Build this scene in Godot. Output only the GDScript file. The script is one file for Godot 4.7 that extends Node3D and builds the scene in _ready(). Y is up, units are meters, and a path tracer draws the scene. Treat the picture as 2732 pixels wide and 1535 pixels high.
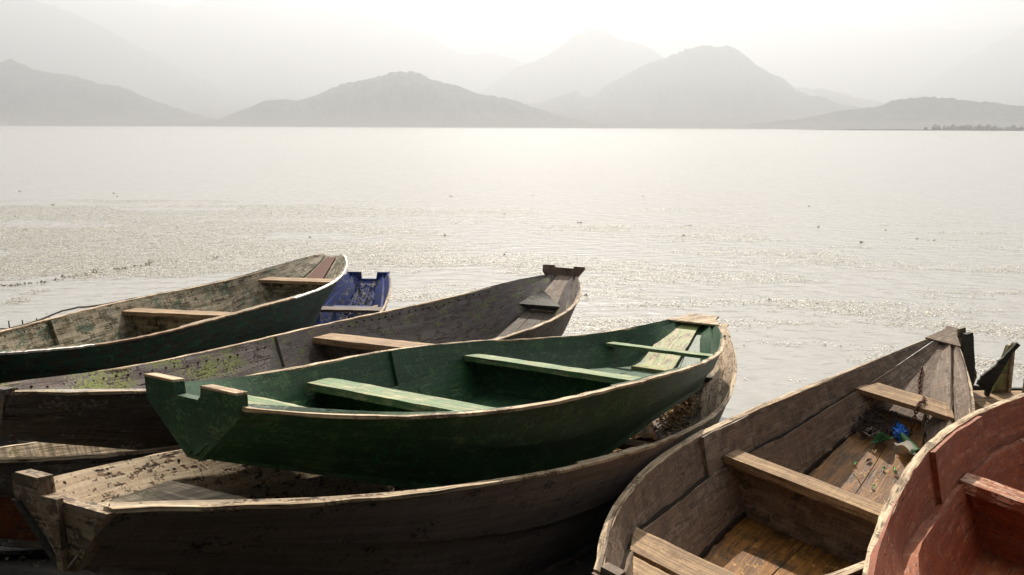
extends Node3D
# Wooden rowing boats drawn up on a lake bank, seen against the light with hazy hills beyond.

const US := [0.0, 0.08, 0.2, 0.35, 0.5, 0.65, 0.8, 0.92, 1.0]   # stations along a hull, stern to bow
const FLARE := 0.42
const EYE := Vector3(0, 2.55, 0)
const TEX_L := 2.6      # metres of wood that one texture covers along the grain
const TEX_W := 0.8
var M := {}
var used := {}
var boats := {}
var wob := FastNoiseLite.new()


# ---------------------------------------------------------------- naming
func numbered(called: String) -> String:
	if not used.has(called):
		used[called] = 0
		return called
	used[called] += 1
	return "%s_%03d" % [called, used[called]]


func tag(o: Node3D, label: String, category: String, group := "", kind := "") -> Node3D:
	if label: o.set_meta("label", label)
	if category: o.set_meta("category", category)
	if group: o.set_meta("group", group)
	if kind: o.set_meta("kind", kind)
	return o


func thing(called: String, label: String, category: String, at := Transform3D(), group := "") -> Node3D:
	var o := Node3D.new()
	o.name = numbered(called)
	add_child(o, true)
	o.transform = at
	tag(o, label, category, group)
	return o


func put(called: String, mesh: Mesh, parent: Node3D = null, mats: Array = [], at := Transform3D()) -> MeshInstance3D:
	var o := MeshInstance3D.new()
	o.mesh = mesh
	o.transform = at
	for i in mini(mats.size(), mesh.get_surface_count()):
		o.set_surface_override_material(i, mats[i])
	if parent:
		o.name = called
		parent.add_child(o, true)
	else:
		o.name = numbered(called)
		add_child(o, true)
	return o


# ---------------------------------------------------------------- mesh helpers
func quad(st: SurfaceTool, p: Array, n: Array, t: Array) -> void:
	# four corners in order round the face; normals n point outwards
	var c: Vector3 = (p[1] - p[0]).cross(p[2] - p[0]) + (p[2] - p[0]).cross(p[3] - p[0])
	var order := [0, 1, 2, 0, 2, 3] if c.dot(n[0] + n[2]) < 0.0 else [0, 2, 1, 0, 3, 2]
	for k in order:
		st.set_normal(n[k])
		st.set_uv(t[k])
		st.add_vertex(p[k])


func flat(st: SurfaceTool, a: Vector3, b: Vector3, c: Vector3, d: Vector3, out: Vector3, uv0 := Vector2(), du := 0.0, dv := 0.0) -> void:
	var n := (b - a).cross(d - a)
	if n.length() < 1e-10:
		n = (c - a).cross(d - a)
	if n.length() < 1e-12:
		return
	n = n.normalized()
	if n.dot(out) < 0: n = -n
	if du == 0.0:
		du = a.distance_to(b) / TEX_L
		dv = a.distance_to(d) / TEX_W
	quad(st, [a, b, c, d], [n, n, n, n], [uv0, uv0 + Vector2(du, 0), uv0 + Vector2(du, dv), uv0 + Vector2(0, dv)])


func slab(grid: Array, th: float, hint: Vector3, uv0 := Vector2(), swap_uv := false) -> ArrayMesh:
	# a plank: grid rows (across) of points (along) make its outer face, th its thickness; surfaces: 0 outer face, 1 inner face and edges
	var rows := grid.size()
	var cols: int = grid[0].size()
	var nor := []
	var uv := []
	var along := PackedFloat32Array()
	along.resize(cols)
	for j in range(1, cols):
		along[j] = along[j - 1] + (grid[rows / 2][j] as Vector3).distance_to(grid[rows / 2][j - 1])
	for i in rows:
		var rn := PackedVector3Array()
		var ru := PackedVector2Array()
		var ac := 0.0
		for j in cols:
			var da: Vector3 = grid[i][mini(j + 1, cols - 1)] - grid[i][maxi(j - 1, 0)]
			var db: Vector3 = grid[mini(i + 1, rows - 1)][j] - grid[maxi(i - 1, 0)][j]
			var n := da.cross(db)
			if n.length() < 1e-9: n = hint
			n = n.normalized()
			if n.dot(hint) < 0: n = -n
			rn.append(n)
			ac = (grid[i][j] as Vector3).distance_to(grid[0][j])
			ru.append(uv0 + Vector2(along[j] / TEX_L, ac / TEX_W))
		nor.append(rn)
		uv.append(ru)
	var top := SurfaceTool.new()
	top.begin(Mesh.PRIMITIVE_TRIANGLES)
	var low := SurfaceTool.new()
	low.begin(Mesh.PRIMITIVE_TRIANGLES)
	var under := []
	for i in rows:
		var r := PackedVector3Array()
		for j in cols:
			r.append(grid[i][j] - nor[i][j] * th)
		under.append(r)
	for i in rows - 1:
		for j in cols - 1:
			quad(top, [grid[i][j], grid[i][j + 1], grid[i + 1][j + 1], grid[i + 1][j]], [nor[i][j], nor[i][j + 1], nor[i + 1][j + 1], nor[i + 1][j]], [uv[i][j], uv[i][j + 1], uv[i + 1][j + 1], uv[i + 1][j]])
			quad(low, [under[i][j], under[i][j + 1], under[i + 1][j + 1], under[i + 1][j]], [-nor[i][j], -nor[i][j + 1], -nor[i + 1][j + 1], -nor[i + 1][j]], [uv[i][j], uv[i][j + 1], uv[i + 1][j + 1], uv[i + 1][j]])
	for e in [0, rows - 1]:
		var side: Vector3 = grid[e][cols / 2] - grid[1 if e == 0 else rows - 2][cols / 2]
		for j in cols - 1:
			flat(low, grid[e][j], grid[e][j + 1], under[e][j + 1], under[e][j], side, uv[e][j])
	for e in [0, cols - 1]:
		var side: Vector3 = grid[rows / 2][e] - grid[rows / 2][1 if e == 0 else cols - 2]
		for i in rows - 1:
			flat(low, grid[i][e], grid[i + 1][e], under[i + 1][e], under[i][e], side, uv[i][e])
	var m := top.commit()
	return low.commit(m)


func prism(outline: PackedVector2Array, th: float, at := Transform3D(), uv0 := Vector2(), grain_x := true) -> ArrayMesh:
	# an outline in x,y pulled out along z by th, with edges of its own
	var st := SurfaceTool.new()
	st.begin(Mesh.PRIMITIVE_TRIANGLES)
	var tri := Geometry2D.triangulate_polygon(outline)
	for s in [0.0, 1.0]:
		var n: Vector3 = (at.basis * Vector3(0, 0, 1 if s > 0.5 else -1)).normalized()
		for k in range(0, tri.size(), 3):
			var p := []
			var t := []
			for q in 3:
				var v: Vector2 = outline[tri[k + q]]
				p.append(at * Vector3(v.x, v.y, s * th))
				t.append(uv0 + (Vector2(v.x / TEX_L, v.y / TEX_W) if grain_x else Vector2(v.y / TEX_L, v.x / TEX_W)))
			var c: Vector3 = (p[1] - p[0]).cross(p[2] - p[0])
			for q in ([0, 1, 2] if c.dot(n) < 0 else [0, 2, 1]):
				st.set_normal(n)
				st.set_uv(t[q])
				st.add_vertex(p[q])
	var mid := Vector2()
	for v in outline: mid += v / outline.size()
	for k in outline.size():
		var a: Vector2 = outline[k]
		var b: Vector2 = outline[(k + 1) % outline.size()]
		var e := (b - a).normalized()
		var o2 := Vector2(e.y, -e.x)
		if Geometry2D.is_point_in_polygon((a + b) / 2 + o2 * 0.0005, outline): o2 = -o2
		flat(st, at * Vector3(a.x, a.y, 0), at * Vector3(b.x, b.y, 0), at * Vector3(b.x, b.y, th), at * Vector3(a.x, a.y, th), at.basis * Vector3(o2.x, o2.y, 0), uv0 + a)
	return st.commit()


func tube(path: PackedVector3Array, radius: float, sides := 7, rough := 0.0, taper := 0.0, into: SurfaceTool = null) -> ArrayMesh:
	var st := into
	if st == null:
		st = SurfaceTool.new()
		st.begin(Mesh.PRIMITIVE_TRIANGLES)
	var rings := []
	var norms := []
	var last := Vector3(0.123, 1, 0.045)
	var go := 0.0
	var vs := PackedFloat32Array()
	for j in path.size():
		var d := (path[mini(j + 1, path.size() - 1)] - path[maxi(j - 1, 0)]).normalized()
		var a := d.cross(last)
		if a.length() < 1e-4: a = d.cross(Vector3(1, 0.1, 0))
		a = a.normalized()
		var b := a.cross(d).normalized()
		last = b
		if j > 0: go += path[j].distance_to(path[j - 1])
		vs.append(go / TEX_L)
		var ring := PackedVector3Array()
		var nr := PackedVector3Array()
		for k in sides + 1:
			var w := TAU * (k % sides) / sides
			var n := a * cos(w) + b * sin(w)
			var r := radius * (1.0 - taper * j / maxf(1.0, path.size() - 1.0))
			if rough > 0.0:
				var q := path[j] * 55.0 + n * 1.3
				r *= 1.0 + rough * wob.get_noise_3dv(q)
			ring.append(path[j] + n * r)
			nr.append(n)
		rings.append(ring)
		norms.append(nr)
	for j in path.size() - 1:
		for k in sides:
			quad(st, [rings[j][k], rings[j + 1][k], rings[j + 1][k + 1], rings[j][k + 1]], [norms[j][k], norms[j + 1][k], norms[j + 1][k + 1], norms[j][k + 1]],
				[Vector2(vs[j], k * 0.02), Vector2(vs[j + 1], k * 0.02), Vector2(vs[j + 1], k * 0.02 + 0.02), Vector2(vs[j], k * 0.02 + 0.02)])
	for e in [0, path.size() - 1]:
		var n: Vector3 = (path[e] - path[1 if e == 0 else e - 1]).normalized()
		for k in sides:
			quad(st, [path[e], rings[e][k], rings[e][k + 1], path[e]], [n, n, n, n], [Vector2(), Vector2(0, 0.01), Vector2(0.01, 0.01), Vector2()])
	return st.commit() if into == null else null


# ---------------------------------------------------------------- materials
func c3(r: int, g: int, b: int) -> Vector3:
	return Vector3(r, g, b) / 255.0


func wood(key: String, sd: int, o: Dictionary) -> void:
	# weathered boards: wood with grain and cracks, under paint that has flaked off in part; o: wood_a, wood_b, paint_a, paint_b, cover (-1 bare .. 1 whole), blot (second colour), blot_at, rough, relief
	var w := 832
	var h := 256
	var fine := FastNoiseLite.new()
	fine.seed = sd
	fine.frequency = 1.0
	fine.fractal_octaves = 3
	var patch := FastNoiseLite.new()
	patch.seed = sd + 7
	patch.frequency = 1.0
	patch.fractal_octaves = 4
	var flake := FastNoiseLite.new()
	flake.seed = sd + 13
	flake.frequency = 1.0
	flake.fractal_octaves = 3
	var pix := PackedByteArray()
	pix.resize(w * h * 3)
	var hi := PackedByteArray()
	hi.resize(w * h)
	var wa: Vector3 = o.wood_a
	var wb: Vector3 = o.wood_b
	var pa: Vector3 = o.get("paint_a", wa)
	var pb: Vector3 = o.get("paint_b", pa)
	var cover: float = o.get("cover", -2.0)
	var blot: Vector3 = o.get("blot", wb)
	var blot_at: float = o.get("blot_at", 2.0)
	var size: float = o.get("size", 1.0)
	var grain: float = o.get("grain", 1.0)
	var crack: float = o.get("crack", 0.36)
	var streak: float = o.get("streak", 0.12)
	var R := TEX_L / TAU
	var cx := PackedFloat32Array()
	var sx := PackedFloat32Array()
	for i in w:
		cx.append(cos(TAU * i / w) * R)
		sx.append(sin(TAU * i / w) * R)
	var at := 0
	for j in h:
		var y := j * TEX_W / h
		for i in w:
			var x := cx[i]
			var z := sx[i]
			var g := fine.get_noise_3d(x * 3.0, z * 3.0, y * 95.0)
			var m := fine.get_noise_3d(x * 0.9 + 31.0, z * 0.9, y * 22.0)
			var p := patch.get_noise_3d(x * 7.0 * size, z * 7.0 * size, y * 15.0 * size)
			var f := flake.get_noise_3d(x * 48.0, z * 48.0, y * 64.0)
			var t := clampf(0.5 + g * 0.9 * grain + m * 0.7 * grain, 0.0, 1.0)
			var c := wb.lerp(wa, t)
			var hh := 0.34 + 0.22 * g + 0.1 * m
			if g < -crack:
				var k := minf(1.0, (-crack - g) * 5.0)
				c *= 1.0 - 0.55 * k
				hh -= 0.25 * k
			var v := fine.get_noise_3d(x * 34.0, z * 34.0, y * 2.6 + 70.0)
			c *= 1.0 + streak * v
			var s := p * 1.4 + f * 0.75 + g * 0.35 + v * streak * 0.6 + cover
			if s > 0.0:
				var pc := pa.lerp(pb, clampf(0.5 + m * 1.3 + f * 0.7, 0.0, 1.0))
				pc *= 1.0 + 0.16 * g + 0.14 * f + 0.6 * streak * v
				var k := minf(1.0, s * 7.0)
				c = c.lerp(pc, k)
				hh = lerpf(hh, 0.62 + 0.07 * g + 0.06 * f, k)
			var q := patch.get_noise_3d(x * 4.6 * size + 57.0, z * 4.6 * size, y * 8.0 * size) * 1.3 + f * 0.85 + g * 0.3 - blot_at
			if q > 0.0:
				c = c.lerp(blot * (1.0 + 0.3 * f), minf(1.0, q * 4.0) * 0.9)
				hh += 0.08 * f
			pix[at * 3] = clampi(int(c.x * 255.0), 0, 255)
			pix[at * 3 + 1] = clampi(int(c.y * 255.0), 0, 255)
			pix[at * 3 + 2] = clampi(int(c.z * 255.0), 0, 255)
			hi[at] = clampi(int(hh * 255.0), 0, 255)
			at += 1
	var mat := StandardMaterial3D.new()
	mat.resource_name = key
	mat.albedo_texture = ImageTexture.create_from_image(Image.create_from_data(w, h, false, Image.FORMAT_RGB8, pix))
	mat.roughness = o.get("rough", 0.7)
	mat.metallic_specular = o.get("spec", 0.4)
	mat.heightmap_enabled = true
	mat.heightmap_texture = ImageTexture.create_from_image(Image.create_from_data(w, h, false, Image.FORMAT_L8, hi))
	mat.heightmap_scale = o.get("relief", 0.35)
	M[key] = mat


func plain(key: String, c: Vector3, rough := 0.7, metallic := 0.0, spec := 0.5) -> StandardMaterial3D:
	var mat := StandardMaterial3D.new()
	mat.resource_name = key
	mat.albedo_color = Color(c.x, c.y, c.z)
	mat.roughness = rough
	mat.metallic = metallic
	mat.metallic_specular = spec
	M[key] = mat
	return mat


func make_materials() -> void:
	wood("bare_rim", 3, {"wood_a": c3(196, 178, 150), "wood_b": c3(136, 114, 88), "blot": c3(92, 76, 58), "blot_at": 0.24, "rough": 0.75, "relief": 0.5})
	wood("grey_planks", 11, {"wood_a": c3(126, 110, 94), "wood_b": c3(84, 69, 56), "paint_a": c3(132, 118, 104), "paint_b": c3(110, 88, 72), "cover": 0.05, "blot": c3(62, 50, 40), "blot_at": 0.55, "relief": 0.3, "crack": 0.55, "streak": 0.18, "grain": 0.6})
	wood("seat_wood", 19, {"wood_a": c3(164, 136, 100), "wood_b": c3(114, 90, 64), "blot": c3(104, 78, 50), "blot_at": 0.4, "relief": 0.3})
	wood("wet_floor", 23, {"wood_a": c3(144, 98, 40), "wood_b": c3(98, 64, 26), "paint_a": c3(166, 126, 66), "paint_b": c3(128, 88, 38), "cover": -0.35, "blot": c3(66, 48, 28), "blot_at": 0.3, "rough": 0.5, "relief": 0.25})
	wood("cream_paint", 31, {"wood_a": c3(132, 108, 82), "wood_b": c3(86, 68, 52), "paint_a": c3(186, 170, 146), "paint_b": c3(160, 140, 116), "cover": 0.52, "blot": c3(52, 42, 34), "blot_at": 0.58, "relief": 0.6, "size": 1.5})
	wood("shaded_worn_cream", 33, {"wood_a": c3(126, 104, 80), "wood_b": c3(76, 60, 46), "paint_a": c3(150, 132, 108), "paint_b": c3(126, 108, 86), "cover": 0.12, "blot": c3(54, 46, 38), "blot_at": 0.4, "relief": 0.5})  # worn, stained cream, also darkened in colour for the stern board's shade
	wood("pale_hull", 37, {"wood_a": c3(120, 100, 82), "wood_b": c3(72, 58, 48), "paint_a": c3(112, 99, 89), "paint_b": c3(94, 82, 75), "cover": 0.8, "blot": c3(36, 34, 32), "blot_at": 0.62, "relief": 0.3})
	wood("green_paint", 41, {"wood_a": c3(72, 94, 62), "wood_b": c3(48, 70, 46), "paint_a": c3(19, 55, 31), "paint_b": c3(32, 69, 37), "cover": 0.62, "blot": c3(54, 86, 50), "blot_at": 0.44, "streak": 0.3, "rough": 0.55, "relief": 0.3})
	wood("green_seat", 43, {"wood_a": c3(164, 158, 120), "wood_b": c3(98, 104, 70), "paint_a": c3(76, 106, 66), "paint_b": c3(102, 122, 82), "cover": 0.16, "rough": 0.6, "relief": 0.35})
	wood("olive_ramp", 47, {"wood_a": c3(180, 164, 122), "wood_b": c3(110, 104, 66), "paint_a": c3(118, 136, 78), "paint_b": c3(140, 146, 92), "cover": 0.1, "blot": c3(88, 66, 36), "blot_at": 0.4, "rough": 0.6})
	wood("lilac_paint", 53, {"wood_a": c3(104, 90, 84), "wood_b": c3(60, 48, 44), "paint_a": c3(104, 97, 96), "paint_b": c3(84, 75, 73), "cover": 0.3, "blot": c3(100, 108, 62), "blot_at": 0.42, "rough": 0.6, "relief": 0.3})
	wood("lilac_olive", 56, {"wood_a": c3(112, 98, 90), "wood_b": c3(60, 48, 44), "paint_a": c3(132, 124, 120), "paint_b": c3(104, 95, 91), "cover": 0.4, "blot": c3(126, 134, 72), "blot_at": 0.02, "rough": 0.6, "relief": 0.3, "size": 0.45})
	wood("striped_boards", 57, {"wood_a": c3(178, 162, 138), "wood_b": c3(128, 112, 90), "blot": c3(104, 98, 66), "blot_at": 0.42, "streak": 0.45, "relief": 0.5})
	wood("mossy_boards", 59, {"wood_a": c3(104, 90, 62), "wood_b": c3(66, 58, 42), "paint_a": c3(156, 144, 124), "paint_b": c3(110, 100, 80), "cover": 0.26, "blot": c3(48, 72, 54), "blot_at": 0.44, "relief": 0.5, "streak": 0.35, "size": 0.9})
	wood("dark_green_hull", 61, {"wood_a": c3(70, 62, 44), "wood_b": c3(36, 34, 26), "paint_a": c3(26, 54, 42), "paint_b": c3(32, 66, 48), "cover": 0.22, "blot": c3(48, 98, 76), "blot_at": 0.5, "relief": 0.4})
	wood("red_paint", 67, {"wood_a": c3(164, 116, 92), "wood_b": c3(108, 62, 44), "paint_a": c3(118, 58, 30), "paint_b": c3(134, 74, 42), "cover": 0.42, "streak": 0.2, "rough": 0.6, "relief": 0.35})
	wood("red_seat", 71, {"wood_a": c3(214, 176, 150), "wood_b": c3(120, 84, 66), "paint_a": c3(140, 86, 58), "paint_b": c3(124, 70, 44), "cover": 0.1, "relief": 0.4})
	wood("blue_paint", 73, {"wood_a": c3(120, 116, 116), "wood_b": c3(60, 60, 66), "paint_a": c3(28, 52, 122), "paint_b": c3(24, 42, 98), "cover": 0.4, "blot": c3(30, 28, 30), "blot_at": 0.5})
	wood("rotten_wood", 79, {"wood_a": c3(176, 126, 64), "wood_b": c3(92, 60, 28), "blot": c3(50, 34, 18), "blot_at": 0.3, "relief": 1.0})
	wood("brown_hull", 87, {"wood_a": c3(112, 96, 80), "wood_b": c3(70, 58, 48), "paint_a": c3(94, 86, 78), "paint_b": c3(78, 72, 66), "cover": 0.1, "blot": c3(122, 114, 108), "blot_at": 0.5, "relief": 0.5})
	wood("black_planks", 83, {"wood_a": c3(66, 56, 46), "wood_b": c3(30, 26, 22), "paint_a": c3(52, 50, 42), "paint_b": c3(40, 46, 38), "cover": 0.0, "relief": 0.6})
	plain("tar", c3(46, 40, 34), 0.95, 0.0, 0.1)
	plain("rust", c3(82, 46, 28), 0.7, 0.35)
	plain("rim_metal", c3(200, 196, 190), 0.42, 0.75)
	plain("iron_nail", c3(44, 34, 28), 0.6, 0.4)
	plain("blue_plastic", c3(28, 104, 198), 0.35)
	plain("green_leaf", c3(84, 146, 62), 0.5)
	plain("dark_leaf", c3(44, 92, 46), 0.45)
	plain("white_plastic", c3(220, 216, 206), 0.4)
	plain("twig", c3(150, 122, 84), 0.8)
	plain("dark_fibre", c3(52, 38, 28), 0.85)
	plain("weed_green", c3(112, 106, 58), 0.6)
	plain("feather", c3(60, 56, 52), 0.8)


# ---------------------------------------------------------------- boats
func cr(u: float, ys: Array) -> float:
	u = clampf(u, 0.0, 1.0)
	var i := 0
	while i < 7 and u >= US[i + 1]: i += 1
	var n := US.size() - 1
	var h: float = US[i + 1] - US[i]
	var t: float = (u - US[i]) / h
	var m := []
	for k in [i, i + 1]:
		if k == 0: m.append((ys[1] - ys[0]) / (US[1] - US[0]))
		elif k == n: m.append((ys[n] - ys[n - 1]) / (US[n] - US[n - 1]))
		else:
			var hs: float = US[k] - US[k - 1]
			var hd: float = US[k + 1] - US[k]
			m.append((hs * hs * ys[k + 1] + (hd * hd - hs * hs) * ys[k] - hd * hd * ys[k - 1]) / (hs * hd * (hd + hs)))
	return (2 * t * t * t - 3 * t * t + 1) * ys[i] + (t * t * t - 2 * t * t + t) * h * m[0] + (-2 * t * t * t + 3 * t * t) * ys[i + 1] + (t * t * t - t * t) * h * m[1]


func bow_rise(b: Dictionary, u: float) -> float:
	return pow(clampf((u - b.rb) / (1.0 - b.rb), 0.0, 1.0), b.eb)


func stern_rise(u: float) -> float:
	return pow(clampf((0.3 - u) / 0.3, 0.0, 1.0), 1.3)


func bot(b: Dictionary, u: float) -> float:
	var base: float = b.y[4] - b.get("depth", 0.52)
	base += b.get("lift", 0.0) * smoothstep(0.3, 0.6, u)   # a bottom that curves up a little towards the bow
	return base + (b.y[8] - b.db - base) * bow_rise(b, u) + (b.y[0] - 0.19 - base) * stern_rise(u)


func botw(b: Dictionary, u: float) -> float:
	var w := cr(u, b.w)
	var s := maxf(w - FLARE * (cr(u, b.y) - bot(b, u)), 0.05)
	var r := bow_rise(b, u)
	var e: float = minf(b.bw, w - 0.015)
	return minf(lerpf(lerpf(s, maxf(e, 0.02), smoothstep(0.0, 1.0, r)), 0.035, smoothstep(0.3, 1.0, stern_rise(u))), w - 0.01)


func wall(b: Dictionary, u: float, side: float, t: float, inset := 0.0) -> Vector3:
	# a point on the outside of the hull's side, t from the sheer (0) to the bottom edge (1)
	var y0 := cr(u, b.y)
	var y1 := bot(b, u)
	var z := lerpf(cr(u, b.w), botw(b, u), t) + 0.012 * sin(PI * t) - inset
	return Vector3((u - 0.5) * b.L, lerpf(y0, y1, t), side * maxf(z, 0.004))


func wall_at(b: Dictionary, u: float, side: float, d: float, inset := 0.0) -> Vector3:
	return wall(b, u, side, d / (cr(u, b.y) - bot(b, u)), inset)


func wall_strip(b: Dictionary, u0: float, u1: float, t0: float, t1: float, side: float, inset: float, cols: int, rows: int, edge := 0.0) -> Array:
	var g := []
	for i in rows:
		var r := PackedVector3Array()
		for j in cols:
			var u := lerpf(u0, u1, j / float(cols - 1))
			var t := lerpf(t0, t1, i / float(rows - 1))
			var p := wall(b, u, side, t, inset)
			p.y += edge * clampf((cr(u, b.y) - bot(b, u)) * 2.0 - 0.1, 0.0, 1.0) * wob.get_noise_2d(p.x * 9.0 + side * 40.0, t * 50.0 + b.seed)
			p.z += side * 0.006 * wob.get_noise_2d(p.x * 2.2, b.seed + side * 9.0)
			r.append(p)
		g.append(r)
	return g


func make_boat(key: String, label: String, b: Dictionary) -> Node3D:
	var yaw: float = deg_to_rad(b.yaw)
	var pit: float = deg_to_rad(b.pitch)
	var rol: float = deg_to_rad(b.roll)
	var f := Vector3(sin(yaw), 0, -cos(yaw))
	var rt := Vector3(cos(yaw), 0, sin(yaw))
	var f2 := cos(pit) * f + sin(pit) * Vector3.UP
	var u2 := cos(pit) * Vector3.UP - sin(pit) * f
	var r3 := cos(rol) * rt - sin(rol) * u2
	var u3 := cos(rol) * u2 + sin(rol) * rt
	var at := Transform3D(Basis(f2, u3, r3), b.o)
	b.at = at
	b.merge({"rb": 0.7, "eb": 1.15, "db": 0.04, "bw": 0.12, "seed": 10.0 * boats.size(), "th": 0.026, "rim": "bare_rim"})
	boats[key] = b
	var t := thing("wooden_boat", label, "rowing boat", at, "old wooden boats drawn up on the bank")
	var rng := RandomNumberGenerator.new()
	rng.seed = hash(key)
	var ru := func(): return Vector2(rng.randf(), rng.randf())
	var ins: StandardMaterial3D = M[b.inside]
	var outs: StandardMaterial3D = M[b.outside]
	for side in [-1.0, 1.0]:
		var hint := Vector3(0, 0.2, side)
		for piece in b.get("lengths", [[0.0, 1.0, b.inside, 0.0]]):
			put("side_plank", slab(wall_strip(b, piece[0], piece[1], 0.016, 0.46, side, piece[3], 49, 4), b.th, hint, ru.call()), t, [outs, M[piece[2]]])
		put("lower_plank", slab(wall_strip(b, 0.0, 1, 0.42, 1.0, side, 0.018, 49, 4, 0.012), b.th + b.get("ledge", 0.014), hint, ru.call()), t, [M[b.get("outside_low", b.outside)], M[b.get("inside_low", b.inside)]])
		# the worn top edge
		for piece in b.get("rims", {}).get(side, [[0.0, 1.0, b.rim]]):
			var g := []
			for i in 3:
				var r := PackedVector3Array()
				for j in 61:
					var u := lerpf(piece[0], piece[1], j / 60.0)
					var z: float = cr(u, b.w) + lerpf(0.004, -b.th - b.get("rim_in", 0.004), i / 2.0)
					z += 0.005 * wob.get_noise_2d(u * 90.0, i * 13.0 + side * 5.0 + b.seed)
					r.append(Vector3((u - 0.5) * b.L, cr(u, b.y) + 0.005 * wob.get_noise_2d(u * 120.0, b.seed + side) + (0.003 if i == 1 else 0.0), side * maxf(z, 0.003)))
				g.append(r)
			put("gunwale_cap", slab(g, 0.013, Vector3.UP, ru.call()), t, [M[piece[2]], M[piece[2]]])
		if b.get("seam", "") != "":
			var path := PackedVector3Array()
			for j in 60:
				var u := lerpf(0.03, 0.97, j / 59.0)
				var p := wall(b, u, side, 0.418, b.th + b.get("ledge", 0.014) * 0.8)
				p.y += 0.004 * wob.get_noise_1d(u * 200.0 + side)
				path.append(p)
			put("tarred_seam", tube(path, b.get("seam_r", 0.009), 6, 0.6), t, [M[b.seam]])
			path = PackedVector3Array()
			for j in 60:
				var u := lerpf(0.1, 0.86, j / 59.0)
				var p := wall(b, u, side, 0.935, b.th + b.get("ledge", 0.014) + 0.006)
				path.append(p)
			put("tarred_seam", tube(path, b.get("seam_r", 0.009) * 1.3, 6, 0.6), t, [M[b.seam]])
		for d in b.get("doublers", []):
			# a board fastened inside the planking: [u0, u1, t0, t1, thickness]
			put("frame_board", slab(wall_strip(b, d[0], d[1], d[2], d[3], side, b.th - 0.004 + (0.012 if d[2] > 0.4 else 0.0) + d[4], 9, 4, 0.004), d[4], Vector3(0, 0.2, -side), ru.call()), t, [ins, M[b.get("frame", b.inside)]])
		for n in b.get("nails", []):
			# a row of nail heads: [u0, u1, t, count]
			var st := SurfaceTool.new()
			st.begin(Mesh.PRIMITIVE_TRIANGLES)
			for j in n[3]:
				var u := lerpf(n[0], n[1], j / float(n[3] - 1)) + rng.randf_range(-0.003, 0.003)
				var p := wall(b, u, side, n[2] + rng.randf_range(-0.02, 0.02), b.th)
				tube(PackedVector3Array([p + Vector3(0, 0, side * 0.01), p - Vector3(0, 0, side * 0.007)]), 0.007, 6, 0.0, 0.0, st)
			tag(put("nail_heads", st.commit(), t, [M.iron_nail]), "", "", "", "stuff")
	# bottom boards, running up into the raked bow and stern
	var nf: int = b.get("floor_n", 3)
	for k in nf:
		var g := []
		for i in 3:
			var r := PackedVector3Array()
			for j in 57:
				var u := lerpf(0.014, 1.0, j / 56.0)
				var bw := botw(b, u) - 0.006
				var z := lerpf(-bw, bw, (k + i / 2.0) / nf)
				if i == 0 and k > 0: z += minf(0.003, bw * 0.1)
				if i == 2 and k < nf - 1: z -= minf(0.003, bw * 0.1)
				r.append(Vector3((u - 0.5) * b.L, bot(b, u) + 0.024 + 0.004 * wob.get_noise_2d(u * 30.0, k * 9.0 + i + b.seed), z))
			g.append(r)
		put("bottom_plank", slab(g, 0.03, Vector3.UP, ru.call()), t, [M[b.floor], outs])
	for d in b.get("ramps", []):
		# a board laid up the raked bow: [u0, u1, z0 share, z1 share, material]
		var g := []
		for i in 4:
			var r := PackedVector3Array()
			for j in 17:
				var u := lerpf(d[0], d[1], j / 16.0)
				var bw: float = lerpf(botw(b, d[0]), botw(b, d[1]), j / 16.0)
				r.append(Vector3((u - 0.5) * b.L, bot(b, u) + 0.05, lerpf(d[2], d[3], i / 3.0) * minf(bw, 0.24)))
			g.append(r)
		put("bow_board", slab(g, 0.025, Vector3.UP, ru.call()), t, [M[d[4]], M[d[4]]])
	for s in b.thwarts:
		put("thwart", slab(thwart_grid(b, s), s.get("th", 0.034), Vector3.UP, ru.call()), t, [M[s.get("mat", b.seat)], M[s.get("mat", b.seat)]])
	for s in b.thwarts:
		if not s.get("closed", false): continue
		# an upright board closing the space below a thwart
		var u: float = s.u + s.width * 0.62 / b.L
		var q := PackedVector2Array()
		var e := wall_at(b, u, 1.0, s.d, b.th)
		var m := wall(b, u, 1.0, 0.5, b.th + 0.016)
		var l := wall(b, u, 1.0, 0.95, b.th + 0.02)
		for v in [Vector2(e.z, e.y - 0.03), Vector2(m.z, m.y), Vector2(l.z, l.y), Vector2(-l.z, l.y), Vector2(-m.z, m.y), Vector2(-e.z, e.y - 0.03)]: q.append(v)
		put("seat_support", prism(q, 0.022, Transform3D(Basis(Vector3(0, 0, 1), Vector3(0, 1, 0), Vector3(-1, 0, 0)), Vector3(e.x, 0, 0)), ru.call()), t, [M[s.get("support", b.inside)]])
	# stern board
	if b.has("stern"):
		var w0 := cr(0.0, b.w)
		var y0 := cr(0.0, b.y)
		var pts := PackedVector2Array()
		for v in b.stern: pts.append(Vector2(v[0] * w0, y0 + v[1]))
		var tf := Transform3D(Basis(Vector3(0, 0, 1), Vector3(-0.16, 1, 0).normalized(), Vector3(-1, 0, 0)), Vector3(-0.5 * b.L + 0.055 + 0.16 * (y0 - 0.19), 0.0, 0))
		put("stern_board", prism(pts, 0.045, tf, ru.call()), t, [M[b.get("stern_mat", b.outside)]])
		for e in b.get("stern_tops", []):
			var p2 := PackedVector2Array([Vector2(e[0] * w0, y0 + e[2]), Vector2(e[1] * w0, y0 + e[2]), Vector2(e[1] * w0, y0 + e[2] + 0.008), Vector2(e[0] * w0, y0 + e[2] + 0.008)])
			put("stern_cap", prism(p2, 0.049, tf.translated_local(Vector3(0, 0, -0.002)), ru.call()), t, [M[b.rim]])
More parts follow.
